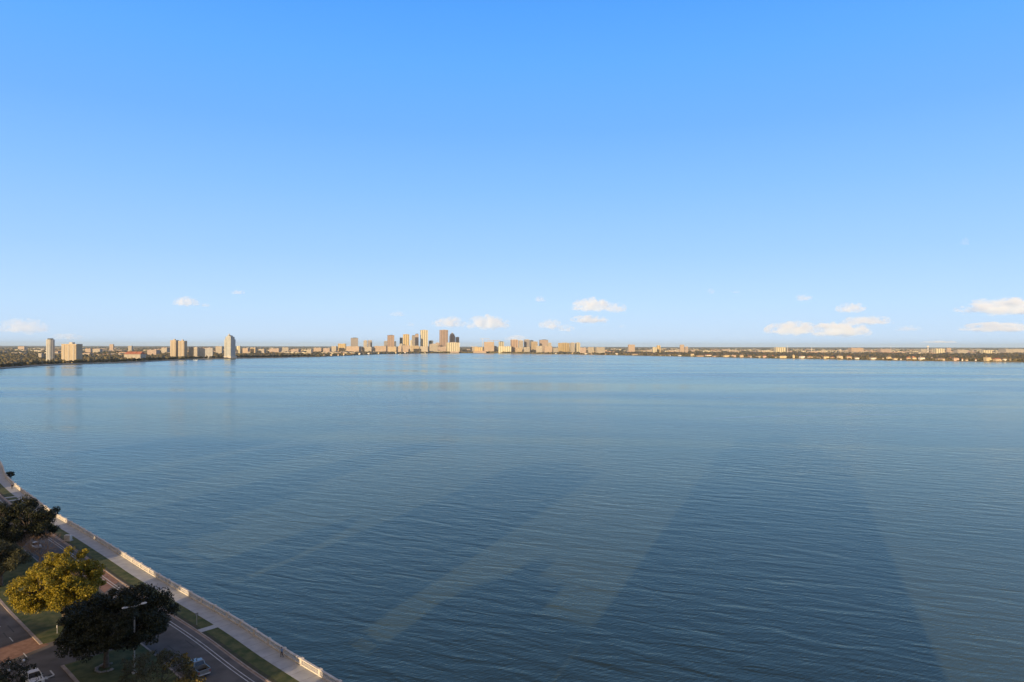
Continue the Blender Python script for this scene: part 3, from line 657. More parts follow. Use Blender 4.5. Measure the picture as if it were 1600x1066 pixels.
def bld(px0, px1, ytop, D, label, m='cream', rot=0, k=.6, name='high_rise', style='', cat='building', top='flat'):
    p, wv, dv = place(px0, px1, D, rot, k); H = PD((px0+px1)/2, ytop, D).z-1.8
    r = empty(name, p, label, cat, R(rot)); m_ = FC[m]
    if style == 'round':            # tower with chamfered, near-round plan
        MB().lathe((0, 0, 0), [(wv*.5, 0), (wv*.5, H*.97)], 10).go('wall', m_, r).scale = (1, k, 1)
        for i in range(1, int(H/3.3)): MB().lathe((0, 0, 3.3*i), [(wv*.53, 0), (wv*.53, .9)], 10).go('balcony', SLAB, r).scale = (1, k, 1)
        MB().lathe((0, 0, H*.97), [(wv*.35, 0), (wv*.35, H*.03+1)], 10).go('penthouse', DARKROOF, r).scale = (1, k, 1)
    elif style == 'condo':
        MB().box((0, 0, H/2), (wv, dv, H)).go('wall', m_, r); MB().box((0, 0, H+.4), (wv+.8, dv+.8, .8)).go('roof', SLAB, r)
        nb = max(2, int(wv/16))
        for j in range(nb):
            x = (j+.5)/nb*wv-wv/2; MB().box((x, -dv/2-.9, H*.48), (wv/nb*.18, 1.8, H*.96)).go('fin_wall', SLAB, r)
        for i in range(1, int(H/3.2)): MB().box((0, -dv/2-.7, 3.2*i+.5), (wv*.94, 1.4, 1.0)).go('balcony', SLAB, r)
        q = MB().box((0, 0, H+3.2), (wv*.22, dv*.4, 4.8)).go('penthouse', SLAB, r)
    elif style == 'deco':           # stepped tower with a crown
        MB().box((0, 0, H*.385), (wv*.95, dv*.95, H*.77)).go('wall', m_, r); MB().box((0, 0, H*.05), (wv*1.15, dv*1.2, H*.08)).go('podium', SLAB, r)
        MB().box((0, 0, H*.82), (wv*.78, dv*.78, H*.10)).go('upper_storeys', m_, r); MB().box((0, 0, H*.885), (wv*.55, dv*.55, H*.03)).go('upper_storeys', m_, r); MB().box((-wv*.12, 0, H*.915), (wv*.26, dv*.3, H*.06), 0, .95).go('upper_storeys', m_, r)
        MB().lathe((-wv*.12, 0, H*.93), [(wv*.10, 0), (wv*.08, H*.04), (wv*.02, H*.07)], 8).go('spire', SLAB, r)
        MB().box((wv*.16, 0, H*.91), (wv*.2, dv*.3, H*.03)).go('penthouse', DARKROOF, r)
        for i in range(1, int(H*.70/3.4)):
            MB().box((-wv*.3, -dv/2-.8, 3.4*i+.5), (wv*.25, 1.6, 1)).go('balcony', SLAB, r)
    elif style == 'peak':           # glass tower with pyramidal roof
        MB().box((0, 0, H*.42), (wv, dv, H*.84)).go('wall', m_, r); MB().box((0, 0, H*.87), (wv*.8, dv*.8, H*.06)).go('upper_storeys', m_, r)
        MB().box((0, 0, H*.95), (wv*.8, dv*.8, H*.10), 0, .12).go('roof', SLAB, r)
    elif style == 'low':
        MB().box((0, 0, H/2), (wv, dv, H)).go('wall', m_, r); MB().box((0, 0, H+.3), (wv*1.02, dv*1.02, .6)).go('roof', {'red': REDROOF, 'dark': DARKROOF}.get(top, ROOF), r)
        for s in (-.3, .25): MB().box((s*wv, 0, H+1.6), (wv*.12, dv*.3, 2.2)).go('roof_unit', ROOF, r)
    elif style == 'gable':
        MB().box((0, 0, H*.385), (wv*.95, dv*.95, H*.77)).go('wall', m_, r)
        nb = 3
        for j in range(nb):
            x = (j+.5)/nb*wv-wv/2; q = MB().prism([(-dv*.55, H*.72), (0, H), (dv*.55, H*.72)], x-wv/nb*.46, x+wv/nb*.46, .9).go('roof', REDROOF, r)
    else:
        MB().box((0, 0, H/2-1), (wv, dv, H-2)).go('wall', m_, r); MB().box((0, 0, H-1.4), (wv*1.015, dv*1.015, 1.2)).go('parapet', SLAB if top != 'dark' else DARKROOF, r)
        MB().box((wv*.05, 0, H), (wv*.45, dv*.45, 3)).go('penthouse', DARKROOF if top in ('dark',) else ROOF, r)
    return r
B = bld
# left shore
B(69, 88.5, 529.5, 1985, 'tall white rounded condominium tower, leftmost tower on the left shore', 'pale', -18, 1.0, 'condo_tower', 'round')
B(96, 129, 538, 2010, 'wide cream condominium slab just right of the leftmost white tower', 'tan', -8, .5, 'condo_tower', 'condo')
B(193, 229, 549.5, 2300, 'low cream apartment block with red roofs between the two tall left condominiums', 'cream', -5, .5, 'apartment_block', 'gable')
B(266, 279.5, 532, 2700, 'left half of the tan twin condominium on the left shore with dark roof drum', 'tan', -8, .8, 'condo_tower', 'condo', top='dark')
B(278.5, 292.5, 533, 2680, 'right half of the tan twin condominium on the left shore', 'tan', 2, 1.1, 'condo_tower', 'condo')
B(295, 312, 543, 2720, 'bright white mid rise apartment block right of the twin tan condominium', 'cream', 0, .6, 'apartment_block', 'low')
B(312.5, 333, 544, 2760, 'grey white mid rise apartment block with a red roof left of the stepped tower', 'white', 20, .6, 'apartment_block', 'low', top='red')
B(350, 368.5, 521.5, 2780, 'stepped white tower with a small crown standing on the left shore', 'pale', -20, .8, 'stepped_tower', 'deco')
for x0, x1, y, D, l, m, t in [
 (171, 178.5, 538.2, 5600, 'small pink distant block on the horizon left of the low cream apartments', 'orange', 'flat'), (200, 208, 540.8, 5200, 'tiny bright block near the horizon above the low cream apartments', 'cream', 'flat'),
 (60, 68, 553, 2350, 'small white building left of the leftmost white tower', 'cream', 'flat'), (133, 144, 545, 4200, 'pink roofed low building right of the wide cream slab', 'orange', 'red'),
 (145, 160, 545.5, 4000, 'pale low building with a pink roof inland of the left shore', 'cream', 'red'), (28, 42, 541.5, 6500, 'low pink building far inland at the left edge', 'orange', 'red'),
 (230, 250, 547, 3300, 'pinkish low block right of the low cream apartments', 'rose', 'flat'), (252, 265, 543.5, 4000, 'pale inland block just left of the twin tan condominium', 'cream', 'red'),
 (337, 349, 541.5, 3600, 'pale block directly left of the stepped white tower', 'cream', 'flat'), (370, 377, 541, 3700, 'small ivory block directly right of the stepped white tower', 'ivory', 'flat'),
 (379, 390, 542, 3900, 'orange beige block right of the stepped tower', 'orange', 'flat'), (391, 402, 541.3, 3800, 'tan boxy block, second right of the stepped tower', 'tan', 'flat'),
 (404, 416, 543.5, 4000, 'long pale block, third right of the stepped tower', 'cream', 'flat'), (421, 440, 542.5, 4300, 'long pink white block inland left of the city centre', 'rose', 'flat'),
 (441, 452, 541, 4600, 'pale block behind the long pink white block', 'cream', 'flat'), (455, 470, 543.5, 4500, 'low pale block inland with a pink side', 'rose', 'flat'),
 (479, 488.5, 544.5, 3700, 'bright cream villa block standing out of the shore trees left of the city centre', 'cream', 'flat'), (490, 503, 541.5, 4700, 'low orange block left of the bright city edge', 'orange', 'flat'),
 (505, 518, 542, 4700, 'low rose block at the left edge of the city', 'rose', 'flat'), (518, 527, 539, 4900, 'pale block at the left end of the city centre', 'cream', 'flat'),
 (528, 541, 537.3, 5000, 'broad cream block with higher middle left of the first grey tower', 'yellow', 'flat'), (541, 565, 541.5, 4900, 'long low orange cream block below the first grey tower', 'orange', 'flat'),
 (566, 584, 542.5, 4950, 'low cream block below the short pair of towers', 'cream', 'flat'), (585, 604, 541, 5000, 'low orange block left of the grey brown tower', 'orange', 'flat'),
 (606, 622, 542, 4950, 'low tan block at the foot of the grey brown tower', 'tan', 'flat')]:
    B(x0, x1, y+(2.3 if 370 < x0 < 520 else 0), D, l, m, random.choice((-8, -4, 4, 8)), .7, 'low_building', 'low', top=t)
# downtown
T = [(548, 559.5, 528, 5200, 'grey high rise with dark roof, leftmost tower of the city centre', 'grey', 12, .7, 'dark', ''),
 (568, 574, 532, 5150, 'short cream tower, left one of a close pair', 'cream', 5, .8, 'flat', ''), (574.5, 581.5, 531.8, 5250, 'short grey tower, right one of a close pair', 'grey', 8, .8, 'flat', ''),
 (600, 606, 533, 5500, 'small grey block behind the grey brown tower at its left', 'grey', 6, .8, 'flat', ''), (605, 616, 523.8, 5300, 'grey brown tower with a stepped top left of the yellow tower', 'brown', 14, .8, 'dark', ''),
 (615.5, 619, 533.5, 5500, 'narrow dark block behind the grey brown tower at its right', 'blue', 8, .8, 'dark', ''), (624.5, 629.5, 527.5, 5400, 'slim dark tower directly left of the tall yellow tower', 'blue', 8, .8, 'flat', ''),
 (624, 629, 537.5, 5050, 'low cream block in front of the slim dark tower', 'cream', 4, .9, 'flat', ''),
 (629.5, 639.5, 522.3, 5100, 'tall yellow sunlit tower, left one of the two brightest towers', 'yellow', 12, .7, 'flat', ''), (641, 645, 531.5, 5500, 'slim pale block between yellow tower and brown twins', 'ivory', 6, .8, 'flat', ''),
 (643.5, 648.5, 524, 5350, 'slim dark grey tower attached to the rose brown tower', 'grey', 8, 1, 'dark', ''), (648.5, 654, 521.8, 5250, 'rose brown tower right of the slim dark grey tower', 'rose', 8, 1, 'dark', ''),
 (656.5, 668.5, 515.8, 5300, 'tall ivory tower, the palest tall tower of the city centre', 'ivory', 12, .8, 'flat', ''),
 (670, 677, 532.3, 5600, 'low dark glass block right of the ivory tower', 'blue', 8, .8, 'dark', ''), (671, 684, 537.5, 5150, 'low cream block right of the foot of the ivory tower', 'cream', 6, .6, 'flat', ''),
 (680.5, 687, 535.5, 5250, 'low rose block left of the tall brown tower', 'rose', 5, .7, 'flat', ''),
 (686.5, 700, 515.6, 5250, 'tall broad brown granite tower, widest of the tall towers', 'brown', 22, .6, 'flat', ''),
 (702, 711, 519.8, 5400, 'brown glass tower with a pointed roof right of the broad brown tower', 'brown', 15, .9, 'flat', 'peak'), (711.5, 717.5, 526.8, 5450, 'brown grey tower behind the bright yellow hotel', 'rose', 15, .9, 'flat', ''),
 (697, 718, 535.2, 5020, 'bright yellow hotel block on the waterfront below the brown towers', 'ivory', 12, .5, 'flat', ''),
 (756, 772, 534.3, 5050, 'half finished orange concrete building under the cranes', 'orange', 5, .6, 'flat', ''), (779, 787.5, 533.8, 5100, 'pale block with dark right side right of the cranes', 'ivory', 25, .6, 'dark', ''),
 (797.5, 809.5, 530.8, 5000, 'broad brown block, leftmost of the waterfront group right of the cranes', 'brown', 6, .6, 'flat', ''), (810, 817.5, 532, 4980, 'cream block beside the broad brown block', 'cream', 14, .8, 'flat', ''),
 (818.5, 827.5, 530.6, 5050, 'grey brown block in the middle of the waterfront group', 'grey', 12, .8, 'flat', ''), (827.5, 833.5, 531.8, 5300, 'dark rounded block behind the middle of the waterfront group', 'blue', 8, .8, 'dark', ''),
 (829.5, 840, 533.8, 5000, 'pale tan block right of the grey brown block', 'tan', 18, .7, 'flat', ''), (842.5, 856.5, 531, 5100, 'wide brown block with a lift tower in the waterfront group', 'rose', 8, .7, 'dark', ''),
 (855, 861.5, 535.8, 5000, 'cream block at the right end of the waterfront group', 'cream', 6, .7, 'flat', ''),
 (872, 890, 535.8, 4900, 'wide yellow slab, left one of the three pale blocks right of the city', 'yellow', 25, .5, 'flat', ''), (890.5, 898, 535.6, 4850, 'cream block, middle one of the three pale blocks right of the city', 'cream', 12, .9, 'flat', ''),
 (898.5, 906.5, 535.4, 4880, 'ivory block, right one of the three pale blocks right of the city', 'ivory', 20, .9, 'flat', '')]
for x0, x1, y, D, l, m, rot, k, top, st in T: B(x0, x1, y, D, l, m, rot, k, 'high_rise', st, top=top)
L = [(622, 628, 541, 'orange block at the foot of the slim dark tower', 'orange'), (629, 641, 540, 'orange cream podium below the yellow tower', 'orange'), (642, 655, 540.5, 'tan podium below the rose brown tower', 'tan'),
 (656, 670, 541.5, 'pale podium below the ivory tower', 'cream'), (684, 697, 542, 'rose podium below the broad brown tower', 'rose'), (735, 747, 541.8, 'low cream hall on the shore between hotel and cranes', 'cream'),
 (741, 755, 542.8, 'tan low building on the shore left of the cranes', 'yellow'), (757, 764, 540, 'yellow low building below the cranes', 'yellow'), (764, 776, 541, 'red brick low building below the cranes', 'orange'),
 (778.5, 800, 541.5, 'wide bright cream waterfront building right of the cranes', 'ivory'), (806, 816, 543.5, 'tan low building on the shore below the cream block', 'tan'), (818, 828, 543, 'white low building on the shore below the grey brown block', 'cream'),
 (838, 848, 541, 'white block on the shore below the wide brown block', 'cream'), (850, 863, 541, 'red brown brick building right of the white block', 'orange'), (862, 872, 544, 'pale low building left of the wide yellow slab', 'cream'),
 (906, 916, 543.5, 'rose low building right of the three pale blocks', 'rose'), (918, 928, 543, 'cream low building, second right of the three pale blocks', 'cream'), (930, 945, 543.2, 'long white hall right of the three pale blocks', 'cream')]
for i, (x0, x1, y, l, m) in enumerate(L): B(x0, x1, y, shoreD((x0+x1)/2)+70+(i % 3)*60, l, m, (-6, 5, 9)[i % 3], .6, 'low_building', 'low')
for x0, x1, y, D, l, m, t in [
 (981, 992, 539, 5400, 'pink block breaking the horizon right of the city', 'orange', 'red'), (1019, 1026, 542.8, 4700, 'bright ivory building left of the tan block on the right horizon', 'ivory', 'flat'), (1026, 1032, 540, 4800, 'tan block on the horizon right of the city', 'yellow', 'flat'),
 (1062, 1069, 539, 4700, 'orange block on the horizon, tallest inland block on the right', 'orange', 'flat'), (1070, 1075, 542, 4700, 'small rose block attached right of the orange horizon block', 'rose', 'flat'),
 (1209, 1228, 543, 5000, 'cream stand building with a dark opening inland of the right shore', 'ivory', 'flat'), (1325, 1349, 544, 5200, 'wide pink roofed building inland of the right shore', 'orange', 'red'),
 (1371, 1392, 545.5, 5000, 'long pale hall inland with pink end', 'rose', 'flat'), (1437, 1448, 546, 5000, 'white hall left of the biggest cream hall', 'cream', 'flat'), (1457, 1476, 545, 4600, 'biggest cream hall inland of the right shore', 'ivory', 'flat'),
 (1478, 1486, 544, 5600, 'small orange roofed hall behind the biggest cream hall', 'orange', 'red'), (1531, 1550, 547.5, 4300, 'cream hall inland at the right, long and low', 'ivory', 'flat'), (1560, 1600, 545.7, 5200, 'very long pale hall at the right edge of the photo', 'cream', 'flat'),
 (1490, 1512, 547, 4600, 'tan hall between the biggest cream hall and the right edge', 'cream', 'flat')]:
    B(x0, x1, y, D, l, m, 4, .5, 'low_building', 'low', top=t)
# domed building, water tower, masts, cranes
p = PD(1313, 547, 5200); r = empty('domed_hall', (p.x, p.y, 1.8), 'white domed hall inland of the right shore', 'building')
MB().lathe((0, 0, 0), [(12, 0), (12, 18)], 16).go('wall', FC['cream'], r); MB().lathe((0, 0, 18), [(12.5, 0), (12, 4), (9, 9), (5, 12), (.5, 13.5)], 16).go('dome', SLAB, r, True)
p = PD(1450, 547, 5600); r = empty('water_tower', (p.x, p.y, 1.8), 'white water tower on the horizon of the right shore', 'water tower')
MB().tube([(0, 0, 0), (0, 0, 46)], [3, 2.2], 10).go('stem', M_['white'], r); MB().lathe((0, 0, 46), [(2, 0), (8, 3), (9.5, 8), (7, 12), (.5, 14)], 14).go('tank', M_['white'], r, True)
for px, D, H, l in ((1230.5, 5000, 58, 'thin white mast beside the cream stand building'), (1268, 5200, 45, 'short thin mast above the right shore halls'), (1392, 5600, 58, 'thin white mast on the horizon of the right shore')):
    p = PD(px, 547, D); r = empty('mast', (p.x, p.y, 1.8), l, 'mast'); MB().tube([(0, 0, 0), (0, 0, H)], [1.3, .7], 6).go('pole', M_['white'], r); MB().box((0, 0, H-4), (4, 1, 3)).go('antenna', M_['white'], r)
for px, yt, j0, j1, l in ((754, 529, 750, 765, 'pale tower crane, leftmost of the cranes'), (771, 531.5, 762, 782, 'orange tower crane with a long jib above the half finished building')):
    D = 5080; p = PD(px, 547, D); H = PD(px, yt, D).z-1.8; r = empty('tower_crane', (p.x, p.y, 1.8), l, 'crane')
    MB().box((0, 0, H/2), (2.6, 2.6, H)).go('mast', M_['gold'] if px > 760 else M_['conc'], r); a = (j0-px)*D/F; b = (j1-px)*D/F
    MB().box(((a+b)/2, 0, H-3), (b-a, 2, 2.2)).go('jib', FC['orange'] if px > 760 else M_['conc'], r); MB().box((a*.8, 0, H-5), (5, 3, 4)).go('counterweight', M_['conc'], r); MB().box((0, -1.6, H-6), (2.4, 2, 3)).go('cab', M_['white'], r)

# houses along the right shore
CL = {'white': (.74, .72, .66), 'cream': (.66, .58, .40), 'tan': (.54, .44, .31), 'pink': (.58, .44, .36), 'yellow': (.64, .54, .34)}
HM = {k: facade(k+' house wall', v, (.14, .13, .12), 3.2, 3.4, .35, .45) for k, v in CL.items()}
HS = [(986, 1000, 'tan', 1), (1030.5, 1041, 'cream', 0), (1043, 1048.5, 'white', 0), (1059, 1065, 'white', 0), (1079, 1084.5, 'cream', 2), (1087, 1100, 'pink', 0), (1101, 1112, 'white', 1), (1113, 1123, 'pink', 0), (1129.5, 1140, 'yellow', 1), (1142, 1150, 'pink', 1),
 (1155, 1162, 'tan', 1), (1167, 1175, 'white', 0), (1179, 1189, 'cream', 0), (1191, 1198, 'pink', 1), (1207, 1215, 'cream', 0), (1216, 1230, 'yellow', 1), (1238, 1242, 'yellow', 2), (1248, 1258, 'white', 1), (1261, 1270, 'cream', 1), (1274, 1283, 'tan', 0),
 (1285, 1296, 'yellow', 2), (1297, 1304, 'cream', 0), (1307, 1317, 'cream', 2), (1321, 1331, 'tan', 2), (1334, 1343, 'white', 0), (1358, 1370, 'white', 1), (1378, 1381, 'white', 0), (1384, 1393, 'yellow', 2), (1394, 1403, 'cream', 0), (1406, 1409, 'white', 0),
 (1415, 1423, 'tan', 1), (1424, 1432, 'cream', 2), (1434, 1445.5, 'white', 2), (1460, 1477, 'tan', 1), (1487, 1499, 'pink', 2), (1502, 1505, 'white', 0), (1507, 1513, 'tan', 0), (1523, 1526, 'white', 0), (1536, 1549, 'yellow', 2), (1550, 1565, 'tan', 1), (1566, 1573, 'white', 1), (1576, 1580, 'cream', 0)]
SZ = {0: 'low', 1: 'two storey', 2: 'tall'}; ORD = ['rightmost', 'second', 'third', 'fourth', 'fifth', 'sixth', 'seventh', 'eighth', 'ninth', 'tenth', 'eleventh', 'twelfth']
def house(px0, px1, D, col, sz, label, group=None, name='shore_house', zf=1.0):
    p, wv, dv = place(px0, px1, D, random.uniform(-12, 12), .7); H = (5.5, 9.0, 12.0)[sz]*zf*random.uniform(.75, 1.15); dv = min(dv, 22)
    r = empty(name, p, label, 'house', random.uniform(-.2, .2), group); MB().box((0, 0, H/2), (wv*.9, dv, H)).go('wall', HM[col], r)
    rm = REDROOF if random.random() < .25 else BROWNROOF; y = dv*.56; hh = 3.2
    V = [(-wv*.48, -y, H), (wv*.48, -y, H), (wv*.48, y, H), (-wv*.48, y, H), (-wv*.25, 0, H+hh), (wv*.25, 0, H+hh)]
    raw('roof', V, [(0, 1, 5, 4), (1, 2, 5), (2, 3, 4, 5), (3, 0, 4), (3, 2, 1, 0)], rm, r)
    if sz: MB().box((wv*.2, -dv/2-2, H*.3), (wv*.4, 4, H*.6)).go('wing', HM[col], r)
    if sz == 2: MB().box((-wv*.2, 0, H+hh*.8), (1.6, 1.6, 3)).go('chimney', HM[col], r)
    return r
cnt = {}
for x0, x1, c, sz in HS[::-1]:
    k = (c, sz); cnt[k] = cnt.get(k, 0)+1
    tot = sum(1 for h in HS if (h[2], h[3]) == k); o_ = ORD[cnt[k]-1]
    where = 'the only one' if tot == 1 else (o_ if o_ == 'rightmost' else o_+' from right')
    house(x0, x1, shoreD((x0+x1)/2)+24, c, sz, f'{SZ[sz]} {c} house on the right shore, {where} of its colour and height' if tot > 1 else f'only {SZ[sz]} {c} house on the right shore')
# small houses among the trees of the left and middle shore
random.seed(12); 
HM2 = [(505, 508), (516, 520), (527, 530), (536, 539), (548, 551), (560, 564), (574, 578), (590, 593), (603, 606), (617, 620), (631, 635), (646, 650), (662, 666), (676, 680), (724, 728), (867, 872), (877, 882), (893, 897), (913, 919), (921, 926), (945, 950), (961, 966)]
for x0, x1 in HM2: house(x0, x1, shoreD(x0)+random.uniform(12, 40), random.choice(('white', 'cream', 'tan')), random.choice((0, 0, 1)), 'small pale house showing between shore trees below the city', 'small houses along the middle shore')

random.seed(31)
for i in range(34):
    px = random.uniform(960, 1600); house(px, px+random.uniform(2.5, 6), shoreD(px)+random.uniform(45, 230), random.choice(('white', 'white', 'cream', 'pink')), random.choice((0, 1)), 'small pale house in the second row among the trees of the right shore', 'second row houses on the right shore')
# halls, sheds and flats scattered inland: six patterns copied
random.seed(5); PRO = []
for j, (m, wv, dv, H) in enumerate((('cream', 70, 40, 9), ('rose', 45, 30, 8), ('orange', 55, 30, 11), ('ivory', 110, 50, 10), ('cream', 34, 26, 13), ('tan', 60, 34, 9))):
    r = empty('inland_building', (0, 0, 1.8), '', 'building')
    MB().box((0, 0, H/2), (wv, dv, H)).go('wall', FC[m], r); MB().box((0, 0, H+.35), (wv*1.02, dv*1.03, .7)).go('roof', ROOF if j % 2 else REDROOF, r)
    MB().box((wv*.2, 0, H+1.6), (wv*.1, dv*.3, 1.8)).go('roof_unit', ROOF, r); PRO.append(r)
zones = [(0, 190, 3200, 8500, 20, 'small pale building among the inland trees behind the left shore'), (190, 350, 3600, 9000, 18, 'pale building in the wooded land behind the left condominiums'), (370, 545, 3900, 8500, 40, 'pale low building between the stepped tower and the city centre'),
         (545, 722, 4950, 5700, 34, 'small block standing among the towers of the city centre'), (728, 965, 4900, 5700, 34, 'small block among the waterfront group right of the city centre'), (720, 960, 5800, 9500, 14, 'pale low building inland behind the middle of the shore'), (960, 1200, 4900, 9500, 40, 'pale low building inland right of the city'), (1200, 1400, 4700, 10000, 44, 'pale low hall inland behind the right shore houses'), (1400, 1640, 4400, 10500, 54, 'pale low hall inland at the right end of the shore')]
used = set()
for x0, x1, d0, d1, n, l in zones:
    for i in range(n):
        px = random.uniform(x0, x1); D = d0*(d1/d0)**(random.random()**1.3); j = random.randrange(6); s = random.uniform(.7, 1.5)
        p = PD(px, 545, D); o = PRO[j] if j not in used else copy_tree(PRO[j]); used.add(j)
        o.location = (p.x, p.y, 1.8); o.rotation_euler.z = random.uniform(-.3, .3); o.scale = (s*1.15, s, random.uniform(.8, 1.3)); tag(o, l, 'building', l.replace('pale low', 'low').replace('building', 'buildings', 1))

# beyond the 300 that show largest: the rest of the far flat roofed halls as one spread
random.seed(8); st = MB(); st2 = MB()
for i in range(420):
    px = random.uniform(960, 1750) if i < 300 else random.uniform(-60, 560); D = random.uniform(5600, 11500) if px > 900 else random.uniform(5200, 12000); p_ = PD(px, 545, D)
    (st if i % 3 else st2).box((p_.x, p_.y, 1.8+6), (random.uniform(35, 170), random.uniform(20, 60), random.uniform(8, 13)), random.uniform(-.3, .3), .98)
fh_ = empty('far_halls', (0, 0, 1.8), 'scattered pale halls and roofs far inland near the horizon', 'halls'); fh_['kind'] = 'stuff'
for q_, m_ in ((st, 'ivory'), (st2, 'rose')): o = q_.go('hall_roofs', FC[m_]); child(o, fh_)
# thin slick line on the water
V = []
for i in range(30):
    t = i/29; a = P(1115+300*t, 653.5-5.5*t-2*math.sin(t*3.1), .02); a2 = P(1115+300*t, 654.3-5.5*t-2*math.sin(t*3.1), .02); V += [a, a2]
sm_ = mat('slick', (.09, .115, .095), .16, (.11, .135, .11), .05, detail=6, spec=.5); tag(raw('slick', V, [(2*i, 2*i+1, 2*i+3, 2*i+2) for i in range(29)], sm_), kind='structure')

# ------------------------------------------------------------------ far trees
canopy = leafmat('far canopy', (.050, .050, .022), (.155, .125, .058), 0); canopy2 = leafmat('shore tree leaves', (.008, .012, .010), (.026, .031, .018), .05)  # shore leaves darkened: shade of the front row put into their colour
bm = bmesh.new(); bmesh.ops.create_icosphere(bm, subdivisions=1, radius=1); IV = np.array([v.co[:] for v in bm.verts]); IF = np.array([[v.index for v in f.verts] for f in bm.faces]); bm.free()
def woods(name, label, pts, hs, wd):
    n = len(pts); g = np.random.default_rng(n); nv = len(IV)
    V = IV[None]*(1+.32*g.normal(size=(n, nv, 1))*.8); V[:, :, 0] *= wd[:, None]; V[:, :, 1] *= wd[:, None]; V[:, :, 2] *= (hs*.62)[:, None]
    V[:, :, 0] += pts[:, 0, None]; V[:, :, 1] += pts[:, 1, None]; V[:, :, 2] += (1.8+hs*.45)[:, None]
    Fq = IF[None]+(np.arange(n)*nv)[:, None, None]
    return tag(rawnp(name, V.reshape(-1, 3), Fq.reshape(-1, 3), canopy), label, 'woodland', kind='stuff')
g = np.random.default_rng(77)
def scatter(x0, x1, n, dmin, dmax, name, label, hmul=1.0, pw=1.0):
    px = g.uniform(x0, x1, n*2); near = name == 'shore_planting'; sd_ = np.array([shoreD(p) for p in px]); lo = np.maximum(sd_+dmin, 0); D = lo+g.random(len(px))*45 if near else lo*(dmax/lo)**(g.random(len(px))**pw)
    X = (px-800)/F*D*1.0
    keep = np.ones(len(px), bool)
    px, D, X = px[keep][:n], D[keep][:n], X[keep][:n]
    s = np.clip(D/3000, .75, 4.5); hs = g.uniform(7.5, 13, len(D))*hmul*np.where(D > 6000, 1.15, 1); wd = s*g.uniform(5, 10, len(D))
    woods(name, label, np.stack([X, D], 1), hs, wd)
scatter(-260, 545, 9000, 45, 16000, 'woodland', 'wide wooded land behind the left shore', 1.0, 1.15)
scatter(545, 960, 3500, 15, 5000, 'woodland', 'dark shore trees below the city centre towers', .75)
scatter(500, 980, 2500, 500, 17000, 'woodland', 'distant woods on the horizon behind the city', .95)
scatter(960, 1900, 8500, 38, 5200, 'woodland', 'belt of trees behind the right shore houses', .95, 1.2)
scatter(960, 1900, 5000, 2600, 18000, 'woodland', 'distant woods on the horizon of the right shore', .95, .8)
scatter(955, 1900, 300, 4, 2700, 'shore_planting', 'low trees and hedges between the houses of the right shore', .40)
# individual shore trees of the left shore
LG = np.random.default_rng(5); TP = []
for j in range(4):
    C = LG.normal(size=(16, 3))*np.array([2.6, 2.6, 1.4])+np.array([0, 0, 6.2]); r = empty('shore_tree', (0, 0, 1.8), 'dark rounded tree in the row along the left shore esplanade', 'tree', group='trees along the left shore esplanade')
    V, Q = leaves(C, np.full(16, 2.3), 45, .75); rawnp('crown', V, Q, canopy2, r); MB().tube([(0, 0, -.2), (.2, 0, 2), (0, .2, 5)], [.5, .4, .25], 6).go('trunk', M_['bark'], r); TP.append(r)
row = [Vector((-1040, 1330)), Vector((-1152, 1537))]+FAR[:6]; Lr = [0]
for a, b in zip(row, row[1:]): Lr.append(Lr[-1]+(b-a).length)
n = 190
for i in range(n):
    s = Lr[-1]*(i+.5+random.uniform(-.4, .4))/n; x, y = np.interp(s, Lr, [p.x for p in row]), np.interp(s, Lr, [p.y for p in row]); j = i % 4
    o = TP[j] if i < 4 else copy_tree(TP[j]); a = random.uniform(22, 46); o.location = (x-a*.98, y+a*.2, 1.8); o.rotation_euler.z = random.random()*6; k = random.uniform(.7, 1.15); o.scale = (k, k, k*random.uniform(.85, 1.1))

